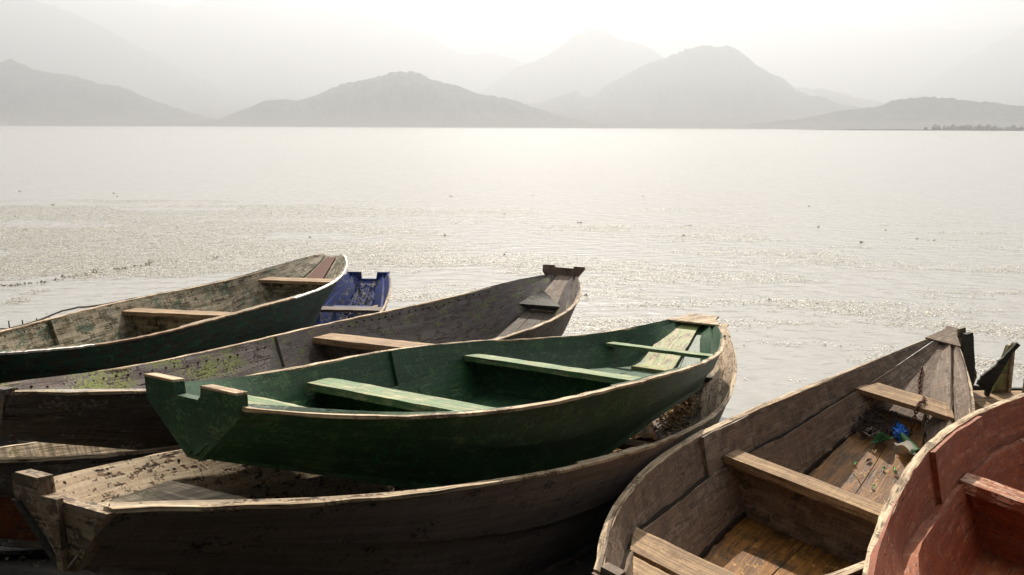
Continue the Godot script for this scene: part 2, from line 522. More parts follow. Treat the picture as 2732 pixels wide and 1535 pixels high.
	if b.has("bow"):
		var y1 := cr(1.0, b.y)
		var pts := PackedVector2Array()
		for v in b.bow: pts.append(Vector2(v[0], y1 + v[1]))
		var lean: float = b.get("bow_lean", 0.2)
		var tf := Transform3D(Basis(Vector3(0, 0, 1), Vector3(lean, 1, 0).normalized(), Vector3(-1, 0, 0)), Vector3(0.5 * b.L + 0.02 - lean * y1, 0.0, 0))
		put("bow_cap" if b.get("bow_flat", false) else "bow_transom", prism(pts, 0.035, tf, ru.call()), t, [M[b.get("bow_mat", b.outside)]])
	if b.has("cap_u"):
		# a triangular plate laid over the bow
		var g := []
		for i in 3:
			var r := PackedVector3Array()
			for j in 6:
				var u := lerpf(b.cap_u, 1.0 + b.get("cap_over", 0.012), j / 5.0)
				var w := cr(minf(u, 1.0), b.w) + 0.006
				r.append(Vector3((u - 0.5) * b.L, lerpf(cr(b.cap_u, b.y), cr(1.0, b.y), (u - b.cap_u) / (1.0 - b.cap_u)) + 0.012, lerpf(-w, w, i / 2.0)))
			g.append(r)
		put("bow_plate", slab(g, 0.014, Vector3.UP, ru.call()), t, [M[b.get("cap_mat", b.rim)], M[b.get("cap_mat", b.rim)]])
	return t


func thwart_grid(b: Dictionary, s: Dictionary) -> Array:
	# s: u (after edge), width, d (below the sheer), cover (how far up: share of the beam from port)
	var g := []
	var wd: float = s.get("width", 0.2)
	for i in 4:
		var r := PackedVector3Array()
		var u: float = s.u + wd / b.L * i / 3.0
		var e: Vector3 = wall_at(b, u, 1.0, s.d, b.th + 0.002)
		e.z = minf(e.z, wall_at(b, u, 1.0, s.d + s.get("th", 0.034), b.th + 0.014).z)
		for j in 15:
			var k := j / 14.0
			var z := lerpf(-e.z, e.z, k)
			var p := Vector3(e.x, e.y + s.get("tilt", 0.0) * z, z)
			p.x += 0.006 * wob.get_noise_2d(z * 14.0, i * 4.0 + u * 60.0) * (1.0 if i in [0, 3] else 0.0)
			p.y += 0.003 * wob.get_noise_2d(z * 5.0, u * 90.0) + s.get("rake", 0.0) * (1.0 - k) * i / 3.0
			r.append(p)
		g.append(r)
	g.reverse()
	return g


func spot(key: String, u: float, z: float, lift := 0.0) -> Vector3:
	# a point on the bottom boards of a boat
	var b: Dictionary = boats[key]
	return b.at * Vector3((u - 0.5) * b.L, bot(b, u) + 0.026 + lift, z)


# ---------------------------------------------------------------- land and water
func shore(x: float, z: float) -> float:
	# metres up the bank from the water's edge, which runs slantwise
	return (x - 1.6) * -0.61 + (z + 6.3) * 0.79


func bank(x: float, z: float) -> float:
	var s := shore(x, z) - 0.9 * maxf(0.0, -3.0 - x)
	if s < 0.0:
		return maxf(0.3 * s, -2.0)
	return 0.95 * (1.0 - exp(-s / 3.2)) + 0.02 * maxf(0.0, s - 6.0)


var inv := {}
var mud := FastNoiseLite.new()


func ground_at(x: float, z: float) -> float:
	var h := bank(x, z) + 0.035 * mud.get_noise_2d(x * 1.3, z * 1.3) + 0.02 * mud.get_noise_2d(x * 7.0, z * 7.0)
	if absf(x) < 11.0 and z > -12.0 and z < 3.0:
		for k in inv:
			var b: Dictionary = boats[k]
			var p: Vector3 = inv[k] * Vector3(x, h, z)
			var u: float = p.x / b.L + 0.5
			if u < -0.06 or u > 1.04 or absf(p.z) > 1.0: continue
			var uu := clampf(u, 0.0, 1.0)
			var under: Vector3 = b.at * Vector3(p.x, bot(b, uu) - 0.045, p.z)
			var w := smoothstep(0.95, 0.5, absf(p.z)) * smoothstep(-0.06, 0.02, u) * smoothstep(1.04, 0.96, u)
			if under.y < h: h = lerpf(h, under.y, w)
			elif under.y - h < 0.25: h = lerpf(h, under.y, w * 0.8)
	return h


func make_ground() -> void:
	mud.seed = 5
	mud.frequency = 1.0
	mud.fractal_octaves = 4
	var xs := PackedFloat32Array([-600, -200, -80, -40, -22, -15])
	var x := -11.0
	while x < 11.0:
		xs.append(x)
		x += 0.11
	xs.append_array(PackedFloat32Array([15, 22, 40, 80, 200, 600]))
	var zs := PackedFloat32Array([-30, -20, -15])
	x = -12.0
	while x < 3.0:
		zs.append(x)
		x += 0.11
	zs.append_array(PackedFloat32Array([4, 6, 10, 20, 40, 100, 300, 600]))
	for k in ["weathered", "cream", "brown", "red", "under"]:
		inv[k] = boats[k].at.affine_inverse()
	var v := PackedVector3Array()
	var uv := PackedVector2Array()
	for zz in zs:
		for xx in xs:
			var h := ground_at(xx, zz)
			v.append(Vector3(xx, h, zz))
			uv.append(Vector2(xx, zz))
	put("ground", grid_mesh(v, uv, xs.size(), zs.size()), null, [M.ground]).set_meta("kind", "structure")


func grid_mesh(v: PackedVector3Array, uv: PackedVector2Array, nx: int, nz: int) -> ArrayMesh:
	var nor := PackedVector3Array()
	var idx := PackedInt32Array()
	for j in nz:
		for i in nx:
			var a := v[j * nx + mini(i + 1, nx - 1)] - v[j * nx + maxi(i - 1, 0)]
			var b := v[mini(j + 1, nz - 1) * nx + i] - v[maxi(j - 1, 0) * nx + i]
			var n := b.cross(a).normalized()
			nor.append(n if n.y >= 0 else -n)
			if i < nx - 1 and j < nz - 1:
				var k := j * nx + i
				idx.append_array(PackedInt32Array([k, k + 1, k + nx + 1, k, k + nx + 1, k + nx]))
	var arr := []
	arr.resize(Mesh.ARRAY_MAX)
	arr[Mesh.ARRAY_VERTEX] = v
	arr[Mesh.ARRAY_NORMAL] = nor
	arr[Mesh.ARRAY_TEX_UV] = uv
	arr[Mesh.ARRAY_INDEX] = idx
	var m := ArrayMesh.new()
	m.add_surface_from_arrays(Mesh.PRIMITIVE_TRIANGLES, arr)
	return m


func make_hill(dist: float, deep: float, lumps: float, sd: int, line: Array) -> void:
	# a wooded ridge: line holds x, height pairs along its crest, dist is how far off the crest stands
	var n := FastNoiseLite.new()
	n.seed = sd
	n.frequency = 1.0
	n.fractal_octaves = 4
	var x0: float = line[0]
	var x1: float = line[line.size() - 2]
	var step := dist * 0.0011
	var nx := int((x1 - x0) / step) + 2
	var nz := 45 if dist < 3000.0 else 27
	var v := PackedVector3Array()
	var uv := PackedVector2Array()
	var crest := PackedFloat32Array()
	for i in nx:
		var x := minf(x0 + i * step, x1)
		var k := 0
		while k < line.size() - 4 and x > line[k + 2]: k += 2
		var t: float = clampf((x - line[k]) / maxf(1.0, line[k + 2] - line[k]), 0.0, 1.0)
		var pa: float = line[maxi(k - 1, 1)]
		var pb: float = line[k + 1]
		var pc: float = line[k + 3]
		var pd: float = line[mini(k + 5, line.size() - 1)]
		var h: float = lerpf(lerpf(pb, pc, t), cubic_interpolate(pb, pc, pa, pd, t), 0.6)
		crest.append(h + dist * 0.0011 * n.get_noise_2d(x / dist * 90.0, 3.0))
	for j in nz:
		var s := lerpf(-1.0, 1.0, j / float(nz - 1))
		for i in nx:
			var x := minf(x0 + i * step, x1)
			var fall := 1.0 - pow(absf(s), 1.35)
			var r := n.get_noise_2d(x / deep * 2.6, s * 1.7 + 20.0)
			var h := crest[i] * fall + absf(s) * (1.0 - absf(s)) * r * deep * 0.28
			h += lumps * (0.5 + n.get_noise_2d(x / lumps * 0.22, s * deep / lumps * 0.22)) * clampf(crest[i] / 12.0, 0.0, 1.0)
			if absf(s) > 0.99 or (i == 0 or i == nx - 1): h = -1.5
			v.append(Vector3(x, h, -dist - s * deep * -1.0))
			uv.append(Vector2(x, s * deep) / 60.0)
	put("hill", grid_mesh(v, uv, nx, nz), null, [M.hill]).set_meta("kind", "structure")


func make_water() -> void:
	var ft := NoiseTexture2D.new()
	ft.width = 2048
	ft.height = 2048
	ft.seamless = true
	ft.seamless_blend_skirt = 0.15
	var n := FastNoiseLite.new()
	n.seed = 12
	n.noise_type = FastNoiseLite.TYPE_SIMPLEX_SMOOTH
	n.frequency = 0.022
	n.fractal_octaves = 4
	n.fractal_gain = 0.42
	ft.noise = n
	var m := StandardMaterial3D.new()
	m.resource_name = "lake_water"
	m.albedo_color = Color(0.53, 0.52, 0.495)
	m.roughness = 0.21
	m.metallic_specular = 0.5
	m.heightmap_enabled = true
	m.heightmap_texture = ft
	m.heightmap_scale = WAVE
	m.uv1_scale = Vector3(1.0 / 30.0, 1.0 / 15.0, 1.0)
	M.water = m
	var v := PackedVector3Array()
	var uv := PackedVector2Array()
	var xs := PackedFloat32Array([-9000, -1000, -100, 0, 100, 1000, 9000])
	var zs := PackedFloat32Array([-10000, -3000, -500, -100, -30, -5, 3])
	for z in zs:
		for x in xs:
			v.append(Vector3(x, 0, z))
			uv.append(Vector2(x, z))
	put("lake_water", grid_mesh(v, uv, xs.size(), zs.size()), null, [m]).set_meta("kind", "structure")


func leaf_mesh() -> ArrayMesh:
	# a small cupped floating leaf about one unit across
	var st := SurfaceTool.new()
	st.begin(Mesh.PRIMITIVE_TRIANGLES)
	var ring := []
	for k in 6:
		var a := TAU * k / 6.0
		ring.append(Vector3(cos(a) * 0.5, 0.07 * sin(a * 2.0) + 0.05, sin(a) * 0.5))
	for k in 6:
		var a: Vector3 = ring[k]
		var b: Vector3 = ring[(k + 1) % 6]
		var n := b.cross(a).normalized()
		if n.y < 0: n = -n
		for p in [Vector3.ZERO, a, b]:
			st.set_normal(n)
			st.add_vertex(p)
	return st.commit()


func scatter_weed() -> void:
	var rng := RandomNumberGenerator.new()
	rng.seed = 99
	var n := FastNoiseLite.new()
	n.seed = 21
	n.frequency = 1.0
	n.fractal_octaves = 4
	var leaf := leaf_mesh()
	var mat := StandardMaterial3D.new()
	mat.resource_name = "floating_leaf"
	mat.vertex_color_use_as_albedo = true
	mat.albedo_color = Color(1, 1, 1)
	mat.roughness = 0.5
	mat.metallic_specular = 0.5
	# [count tried, x range, z range, noise stretch x, z, threshold, clear-water slant]
	for area in [["left", 560000, -17.0, 3.0, -29.0, -11.2, 0.1, 0.3, -0.42], ["middle", 320000, -4.0, 13.0, -27.0, -8.2, 0.16, 0.6, 0.22], ["right", 40000, 3.0, 24.0, -34.0, -12.0, 0.2, 0.9, 0.42]]:
		var put_at := []
		var tilt := 0.12 if area[0] == "left" else 0.15
		var tint := []
		for i in area[1]:
			var z: float = -exp(lerpf(log(-area[5]), log(-area[4]), rng.randf()))
			var x: float = lerpf(area[2], area[3], rng.randf()) * (0.45 - z / 38.0)
			var d := n.get_noise_2d(x * area[6], z * area[7]) * 1.4 + 0.35 * n.get_noise_2d(x * 2.3, z * 3.1 + 40.0)
			var lim: float = area[8]
			if area[0] == "left":
				lim += smoothstep(-13.6, -11.5, z + x * 0.25 + 2.2 + 2.6 * n.get_noise_2d(x * 0.35, z * 0.35 + 90.0)) * 1.2 + smoothstep(-6.0, 0.5, x + 2.0 * n.get_noise_2d(x * 0.2 + 30.0, z * 0.25)) * 0.95 + smoothstep(-24.0, -29.0, z) * 0.5
			elif area[0] == "middle":
				lim += smoothstep(4.5, 9.0, x) * 0.25 + smoothstep(-19.0, -27.0, z) * 0.25 + smoothstep(-9.6, -8.2, z) * 0.15
			if d < lim + rng.randfn(0.0, 0.16) or bank(x, z) > -0.2: continue
			var size := rng.randf_range(0.009, 0.024) * (1.4 if rng.randf() < 0.08 else 1.0)
			var b := Basis.from_euler(Vector3(rng.randfn(0.0, tilt), rng.randf() * TAU, rng.randfn(0.0, tilt))).scaled_local(Vector3(size, size, size * rng.randf_range(0.6, 1.0)))
			put_at.append(Transform3D(b, Vector3(x, 0.006 + size * 0.1, z)))
			var g := rng.randf()
			var c := Color(0.30, 0.27, 0.20).lerp(Color(0.46, 0.42, 0.34), g)
			if area[0] == "middle": c = c * 1.25  # brighter leaf colour stands in for sun sparkle on these patches
			if rng.randf() < 0.03: c = Color(0.035, 0.04, 0.015)
			tint.append(c)
		var mm := MultiMesh.new()
		mm.transform_format = MultiMesh.TRANSFORM_3D
		mm.use_colors = true
		mm.mesh = leaf
		mm.instance_count = put_at.size()
		for i in put_at.size():
			mm.set_instance_transform(i, put_at[i])
			mm.set_instance_color(i, tint[i])
		var o := MultiMeshInstance3D.new()
		o.name = numbered("floating_weed")
		o.multimesh = mm
		o.material_override = mat
		add_child(o, true)
		var words := {"left": "wide pale mat of floating weed left of the moored boats", "middle": "glittering patches of floating weed beyond the green boat", "right": "thin scattered rafts of floating weed on the open water at right"}
		tag(o, words[area[0]], "floating weed", "", "stuff")


func tuft(sd: int, r: float) -> ArrayMesh:
	# a few small upright leaves on short stems
	var rng := RandomNumberGenerator.new()
	rng.seed = sd
	var st := SurfaceTool.new()
	st.begin(Mesh.PRIMITIVE_TRIANGLES)
	for k in int(8 + r * 260):
		var p := Vector3(rng.randfn(0, r), 0.0, rng.randfn(0, r * 0.35))
		var h := rng.randf_range(0.004, 0.012) + (0.03 * rng.randf() if rng.randf() < 0.2 else 0.0)
		var a := rng.randf() * TAU
		var d := Vector3(cos(a), 0, sin(a)) * rng.randf_range(0.008, 0.02)
		var tip := p + Vector3(rng.randfn(0, 0.012), h, rng.randfn(0, 0.012))
		flat(st, p + d * 0.4, p - d * 0.4, tip - d, tip + d, Vector3(d.z, 0.3, -d.x), Vector2(), 0.1, 0.1)
	return st.commit()


func bird(size: float) -> ArrayMesh:
	# a sitting water bird: a rounded body, a raised neck and head
	var st := SurfaceTool.new()
	st.begin(Mesh.PRIMITIVE_TRIANGLES)
	var body := PackedVector3Array()
	for k in 7:
		body.append(Vector3((k - 3.0) / 3.0 * size, 0.22 * size + 0.12 * size * absf(k - 3.0) / 3.0 * (1.0 if k < 3 else 0.5), 0))
	tube(body, size * 0.28, 7, 0.0, 0.3, st)
	tube(PackedVector3Array([Vector3(0.8, 0.25, 0) * size, Vector3(1.02, 0.7, 0) * size, Vector3(1.05, 1.15, 0) * size]), size * 0.13, 6, 0.0, 0.2, st)
	tube(PackedVector3Array([Vector3(0.98, 1.2, 0) * size, Vector3(1.2, 1.22, 0) * size, Vector3(1.55, 1.15, 0) * size]), size * 0.15, 6, 0.0, 0.8, st)
	return st.commit()


func crumple(size: Vector3, sd: int, rough: float) -> ArrayMesh:
	# a crumpled bag or lump
	var n := FastNoiseLite.new()
	n.seed = sd
	n.frequency = 1.0
	var rows := 14
	var cols := 20
	var v := PackedVector3Array()
	var uv := PackedVector2Array()
	for j in rows:
		for i in cols + 1:
			var a := TAU * (i % cols) / cols
			var e := PI * (j / float(rows - 1))
			var d := Vector3(cos(a) * sin(e), cos(e), sin(a) * sin(e))
			var r := 1.0 + rough * n.get_noise_3dv(d * 2.6) + rough * 0.5 * n.get_noise_3dv(d * 7.0)
			v.append(Vector3(d.x * size.x * r, maxf(d.y * size.y * r, -0.25 * size.y) + 0.25 * size.y, d.z * size.z * r))
			uv.append(Vector2(i / 20.0, j / 14.0))
	var st := SurfaceTool.new()
	st.begin(Mesh.PRIMITIVE_TRIANGLES)
	for j in rows - 1:
		for i in cols:
			var k := j * (cols + 1) + i
			var c: Vector3 = (v[k] + v[k + cols + 2]) / 2.0 - Vector3(0, size.y * 0.4, 0)
			flat(st, v[k], v[k + 1], v[k + cols + 2], v[k + cols + 1], c, Vector2(), 0.05, 0.05)
	return st.commit()


func leaf(length: float, width: float, curl: float) -> ArrayMesh:
	var g := []
	for i in 5:
		var r := PackedVector3Array()
		for j in 9:
			var t := j / 8.0
			var w := width * sin(PI * clampf(t, 0.04, 0.97)) * (i - 2.0) / 2.0
			r.append(Vector3((t - 0.5) * length, curl * (w * w / width + 0.25 * length * (t - 0.5) * (t - 0.5)) * 3.0, w))
		g.append(r)
	return slab(g, 0.0015, Vector3.UP)


# ---------------------------------------------------------------- the scene
const WAVE := 2.6

func _ready() -> void:
	# camera
	var cam := Camera3D.new()
	cam.name = "camera"
	cam.fov = 38.0
	cam.near = 0.05
	cam.far = 20000.0
	var pitch := deg_to_rad(10.919)
	var roll := deg_to_rad(0.25)
	var fw := Vector3(0, -sin(pitch), -cos(pitch))
	var up := Vector3(0, cos(pitch), -sin(pitch))
	cam.transform = Transform3D(Basis(cos(roll) * Vector3.RIGHT + sin(roll) * up, cos(roll) * up - sin(roll) * Vector3.RIGHT, -fw), EYE)
	add_child(cam)
	cam.make_current()
	# sky, haze, exposure
	var sky := ProceduralSkyMaterial.new()
	sky.sky_top_color = Color(0.43, 0.46, 0.50)
	sky.sky_horizon_color = Color(0.66, 0.665, 0.665)
	sky.sky_curve = 0.12
	sky.ground_horizon_color = Color(0.5, 0.5, 0.48)
	sky.ground_bottom_color = Color(0.2, 0.2, 0.19)
	sky.sun_angle_max = 85.0
	sky.sun_curve = 0.37
	sky.sky_energy_multiplier = 1.0
	var env := Environment.new()
	env.background_mode = Environment.BG_SKY
	env.sky = Sky.new()
	env.sky.sky_material = sky
	env.tonemap_mode = Environment.TONE_MAPPER_LINEAR
	env.tonemap_exposure = 2.12
	env.volumetric_fog_enabled = true
	env.volumetric_fog_density = 0.00045
	env.volumetric_fog_albedo = Color(0.945, 0.968, 1.0)
	env.volumetric_fog_anisotropy = 0.45
	env.sdfgi_enabled = true
	env.ssao_enabled = true
	env.ssil_enabled = true
	var we := WorldEnvironment.new()
	we.name = "world"
	we.environment = env
	add_child(we)
	var sun := DirectionalLight3D.new()
	sun.name = "sun"
	sun.light_color = Color(1.0, 0.962, 0.905)
	sun.light_energy = 1.6
	sun.light_angular_distance = 0.6
	sun.shadow_enabled = true
	var el := deg_to_rad(44.5)
	var az := deg_to_rad(3.0)
	var to_sun := Vector3(cos(el) * sin(az), sin(el), -cos(el) * cos(az))
	sun.basis = Basis.looking_at(-to_sun, Vector3.UP)
	add_child(sun)

	wob.seed = 4
	wob.frequency = 1.0
	wob.fractal_octaves = 2
	make_materials()
	var gm := StandardMaterial3D.new()
	gm.resource_name = "dark_mud"
	var gn := NoiseTexture2D.new()
	gn.width = 512
	gn.height = 512
	gn.seamless = true
	var fn := FastNoiseLite.new()
	fn.seed = 8
	fn.frequency = 0.03
	fn.fractal_octaves = 5
	gn.noise = fn
	var ramp := Gradient.new()
	ramp.set_color(0, Color(0.09, 0.075, 0.06))
	ramp.set_color(1, Color(0.19, 0.16, 0.125))
	gn.color_ramp = ramp
	gm.albedo_texture = gn
	gm.roughness = 0.85
	gm.uv1_scale = Vector3(0.7, 0.7, 1.0)
	gm.heightmap_enabled = true
	gm.heightmap_texture = gn
	gm.heightmap_scale = 4.0
	M.ground = gm
	M.hill = plain("wooded_slope", c3(255, 255, 255), 0.95, 0.0, 0.2)
	var hn := NoiseTexture2D.new()
	hn.width = 512
	hn.height = 512
	hn.seamless = true
	var hf := FastNoiseLite.new()
	hf.seed = 18
	hf.frequency = 0.02
	hf.fractal_octaves = 5
	hn.noise = hf
	var hr := Gradient.new()
	hr.set_color(0, Color(0.11, 0.14, 0.13))
	hr.set_color(1, Color(0.33, 0.36, 0.34))
	hn.color_ramp = hr
	M.hill.albedo_texture = hn
	M.hill.uv1_triplanar = true
	M.hill.uv1_world_triplanar = true
	M.hill.uv1_scale = Vector3(0.004, 0.004, 0.004)

	# ---- lake and hills
	make_water()
	# low mist lying on the far water in front of the hills
	for layer in [[6.0, 0.00045], [14.0, 0.0004], [28.0, 0.0003], [50.0, 0.0002]]:
		var mist := FogVolume.new()
		mist.name = numbered("mist")
		mist.shape = RenderingServer.FOG_VOLUME_SHAPE_BOX
		mist.size = Vector3(6400.0 - layer[0] * 3.0, layer[0], 1150.0 - layer[0] * 2.0)
		var fm := FogMaterial.new()
		fm.density = layer[1]
		fm.albedo = Color(0.93, 0.93, 0.94)
		mist.material = fm
		add_child(mist, true)
		mist.position = Vector3(0, layer[0] / 2.0 + 0.3, -1650.0)
		tag(mist, "", "", "", "stuff")
	make_hill(2400, 210, 4.5, 1, [-837,0, -811,16, -771,35, -737,49, -697,66, -641,72, -602,69, -545,86, -478,114, -405,128, -332,147, -294,150, -266,147, -233,130, -155,111, -89,88, -2,74, 42,58, 109,36, 177,17, 255,0])
	make_hill(2700, 300, 4.5, 2, [-1755,290, -1676,223, -1631,185, -1599,192, -1576,201, -1544,186, -1508,171, -1447,158, -1385,152, -1336,138, -1288,123, -1256,123, -1214,108, -1166,87, -1129,72, -1087,54, -1025,36, -957,14, -920,1])
	make_hill(2100, 150, 5.0, 3, [560,2, 640,12, 709,20, 761,30, 799,39, 867,48, 901,52, 934,66, 1006,75, 1070,72, 1134,64, 1183,62, 1218,56, 1255,54, 1317,44, 1393,26, 1470,0])
	make_hill(3500, 500, 6.0, 4, [-52,63, 61,89, 159,108, 231,136, 260,140, 289,120, 321,122, 385,168, 480,219, 544,251, 608,271, 679,301, 774,326, 831,317, 862,326, 904,307, 963,257, 1022,219, 1083,206, 1117,175, 1131,155, 1190,116, 1258,77, 1333,57, 1433,29, 1550,2])
	make_hill(3300, 200, 8.0, 5, [999,4, 1098,132, 1145,119, 1183,117, 1222,102, 1254,88, 1340,77, 1418,55, 1500,2])
	make_hill(5000, 700, 10.0, 6, [-442,88, -290,156, -151,214, -5,321, 86,355, 166,389, 314,478, 393,539, 490,559, 542,534, 600,496, 751,463, 868,397, 1033,308, 1270,197, 1508,96, 1689,5])
	make_hill(5300, 500, 9.0, 7, [-2499,-1, -2319,85, -2190,152, -2059,265, -1997,283, -1812,302, -1625,374, -1500,415, -1379,410, -1198,352, -955,281, -589,199, -220,93, 25,9])
	make_hill(4700, 600, 9.0, 8, [-3469,917, -3064,778, -2754,699, -2442,618, -2236,527, -2030,414, -1822,310, -1611,216, -1398,121, -1184,9])
	make_hill(4600, 300, 9.0, 9, [1334,88, 1486,203, 1593,206, 1722,194, 1831,163, 1917,148, 2005,122, 2138,71, 2252,8])
	make_hill(6000, 900, 10.0, 10, [-4200,862, -3517,878, -2838,850, -2648,840, -2459,824, -2311,795, -2158,825, -2075,851, -1883,864, -1652,851, -1545,815, -1449,822, -1402,799, -1347,825, -1299,815, -1253,784, -1149,821, -1081,817, -1027,791, -987,758, -932,746, -797,680, -688,648, -565,615, -442,530, -305,484, -208,500, -6,465, 201,352, 551,191, 976,1])
	make_hill(6400, 800, 10.0, 11, [2605,67, 2818,184, 3101,330, 3446,560, 3758,731, 4070,844, 4499,902])
	make_hill(8200, 1000, 12.0, 12, [-1474,619, -997,857, -808,939, -620,990, -471,959, -284,851, -10,880, 176,925, 457,930, 626,900, 870,907, 1299,961, 1637,944, 1881,927, 2233,1002, 2514,993, 2700,1004, 2905,1021, 3170,974, 3327,897, 3645,904, 3962,918, 4152,897, 4392,931, 4855,972, 5588,1083])

	# ---- the boats
	make_boat("weathered", "weathered green and white boat with a metal bound rim, farthest left", {
		"o": Vector3(-2.887, 0.445, -7.457), "yaw": 12.59, "pitch": -3.88, "roll": -0.74, "L": 5.868,
		"w": [0.221, 0.385, 0.558, 0.665, 0.709, 0.692, 0.590, 0.390, 0.164],
		"y": [0.613, 0.548, 0.499, 0.503, 0.515, 0.513, 0.550, 0.639, 0.721],
		"nails": [[0.06, 0.95, 0.08, 28], [0.32, 0.6, 0.36, 9]],
		"inside": "mossy_boards", "outside": "dark_green_hull", "floor": "mossy_boards", "seat": "seat_wood", "rb": 0.7, "bw": 0.13,
		"rims": {1.0: [[0.0, 0.163, "rim_metal"], [0.164, 0.59, "seat_wood"], [0.59, 1.0, "rim_metal"]]}, "rim_in": 0.012,
		"doublers": [[0.308, 0.632, 0.0, 0.43, 0.04], [0.318, 0.42, 0.47, 0.97, 0.03]],
		"thwarts": [{"u": 0.459, "d": 0.075, "width": 0.2, "closed": true}, {"u": 0.824, "d": 0.067, "width": 0.16, "closed": true}],
		"ramps": [[0.84, 0.985, -0.35, 0.55, "rust"]],
		"stern": [[-1.08, 0.0], [-1.08, 0.07], [1.08, 0.07], [1.08, 0.0], [0.14, -0.2], [-0.14, -0.2]],
		"bow": [[-0.165, -0.1], [-0.17, 0.0], [-0.1, 0.022], [0.1, 0.022], [0.17, 0.0], [0.165, -0.1]], "bow_lean": 0.5})
	make_boat("blue", "small blue boat with peeling paint and a notched end, between two boats", {
		"o": Vector3(-2.038, 0.0, -9.466), "yaw": 4.19, "pitch": -1.26, "roll": -0.21, "L": 3.11,
		"w": [0.40, 0.52, 0.556, 0.555, 0.538, 0.505, 0.44, 0.355, 0.285],
		"y": [0.38, 0.39, 0.40, 0.42, 0.44, 0.475, 0.535, 0.60, 0.644],
		"inside": "blue_paint", "outside": "blue_paint", "floor": "blue_paint", "seat": "blue_paint", "rb": 0.6, "bw": 0.17, "eb": 1.2, "db": 0.1,
		"thwarts": [{"u": 0.64, "d": 0.11, "width": 0.14, "mat": "pale_hull"}, {"u": 0.77, "d": 0.2, "width": 0.05}],
		"bow": [[-0.26, -0.28], [-0.29, 0.03], [-0.10, 0.03], [-0.09, -0.06], [0.11, -0.06], [0.12, 0.03], [0.285, 0.03], [0.26, -0.28]],
		"stern": [[-1.0, 0.0], [-1.0, 0.03], [1.0, 0.03], [1.0, 0.0], [0.1, -0.2], [-0.1, -0.2]]})
	make_boat("under", "dark boat with pale striped inside, mostly under the grey boat at left", {
		"o": Vector3(-1.692, 0.412, -4.586), "yaw": 21.30, "pitch": -8.78, "roll": -7.86, "L": 4.2,
		"w": [0.206, 0.33, 0.468, 0.575, 0.65, 0.64, 0.52, 0.34, 0.17],
		"y": [0.654, 0.592, 0.51, 0.45, 0.38, 0.33, 0.30, 0.28, 0.27], "depth": 0.4,
		"inside": "striped_boards", "outside": "brown_hull", "outside_low": "red_paint", "floor": "brown_hull", "seat": "grey_planks",
		"thwarts": [{"u": 0.3, "d": 0.12}, {"u": 0.7, "d": 0.12}],
		"stern": [[-1.08, 0.0], [-1.08, 0.05], [1.08, 0.05], [1.08, 0.0], [0.14, -0.2], [-0.14, -0.2]]})
	make_boat("grey", "long grey lilac boat with a notched board across its raised bow", {
		"o": Vector3(-0.779, 0.604, -5.895), "yaw": 25.25, "pitch": -5.57, "roll": -1.27, "L": 6.143,
		"w": [0.095, 0.288, 0.497, 0.648, 0.723, 0.722, 0.614, 0.391, 0.161],
		"y": [0.615, 0.547, 0.484, 0.464, 0.473, 0.492, 0.544, 0.636, 0.696],
		"lengths": [[0.0, 0.388, "lilac_olive", 0.0], [0.3885, 1.0, "lilac_paint", -0.006]],
		"inside": "lilac_paint", "outside": "brown_hull", "floor": "brown_hull", "seat": "seat_wood", "rb": 0.76,
		"doublers": [[0.39, 0.525, 0.0, 0.43, 0.024], [0.4, 0.44, 0.47, 0.97, 0.024]],
		"nails": [[0.03, 0.37, 0.1, 22], [0.4, 0.9, 0.08, 30], [0.42, 0.52, 0.35, 6]],
		"thwarts": [{"u": 0.454, "d": 0.063, "width": 0.24, "th": 0.045, "closed": true}, {"u": 0.9, "d": 0.184, "width": 0.24, "rake": 0.1, "mat": "black_planks"}],  # bow thwart takes black planks to paint in the shade of the bow
		"ramps": [[0.9, 1.0, -0.5, 0.75, "grey_planks"]],  # darker board colour stands in for shade inside the bow
		"stern": [[-1.08, 0.0], [-1.08, 0.02], [1.08, 0.02], [1.08, 0.0], [0.14, -0.2], [-0.14, -0.2]], "stern_mat": "brown_hull",
		"bow": [[-0.17, -0.03], [-0.235, 0.05], [-0.235, 0.12], [-0.11, 0.122], [-0.1, 0.1], [0.115, 0.096], [0.12, 0.118], [0.235, 0.116], [0.235, 0.085], [0.145, -0.03]], "bow_mat": "grey_planks"})
	make_boat("cream", "peeling cream boat with a broken stern board, under the green boat", {
		"o": Vector3(0.311, 0.391, -4.802), "yaw": 28.44, "pitch": -9.30, "roll": -2.16, "L": 6.510,
		"w": [0.184, 0.413, 0.609, 0.720, 0.756, 0.720, 0.579, 0.374, 0.167],
		"y": [0.667, 0.603, 0.536, 0.470, 0.432, 0.438, 0.530, 0.682, 0.828],
		"nails": [[0.02, 0.95, 0.07, 30]],
		"inside": "cream_paint", "outside": "pale_hull", "floor": "brown_hull", "seat": "seat_wood", "rb": 0.7, "seam": "tar",
		"doublers": [[0.3, 0.42, 0.0, 0.43, 0.03], [0.31, 0.36, 0.47, 0.97, 0.03]],
		"thwarts": [{"u": 0.012, "d": 0.07, "width": 0.55, "mat": "striped_boards"}, {"u": 0.859, "d": 0.141, "width": 0.12, "mat": "black_planks"}, {"u": 0.36, "d": 0.16, "width": 0.2}, {"u": 0.52, "d": 0.15, "width": 0.18}],
		"stern": [[-1.1, -0.03], [-1.1, 0.04], [-1.0, 0.05], [-0.46, 0.05], [-0.44, 0.0], [1.05, 0.0], [0.14, -0.2], [-0.14, -0.2]], "stern_mat": "shaded_worn_cream",
		"cap_u": 0.965})
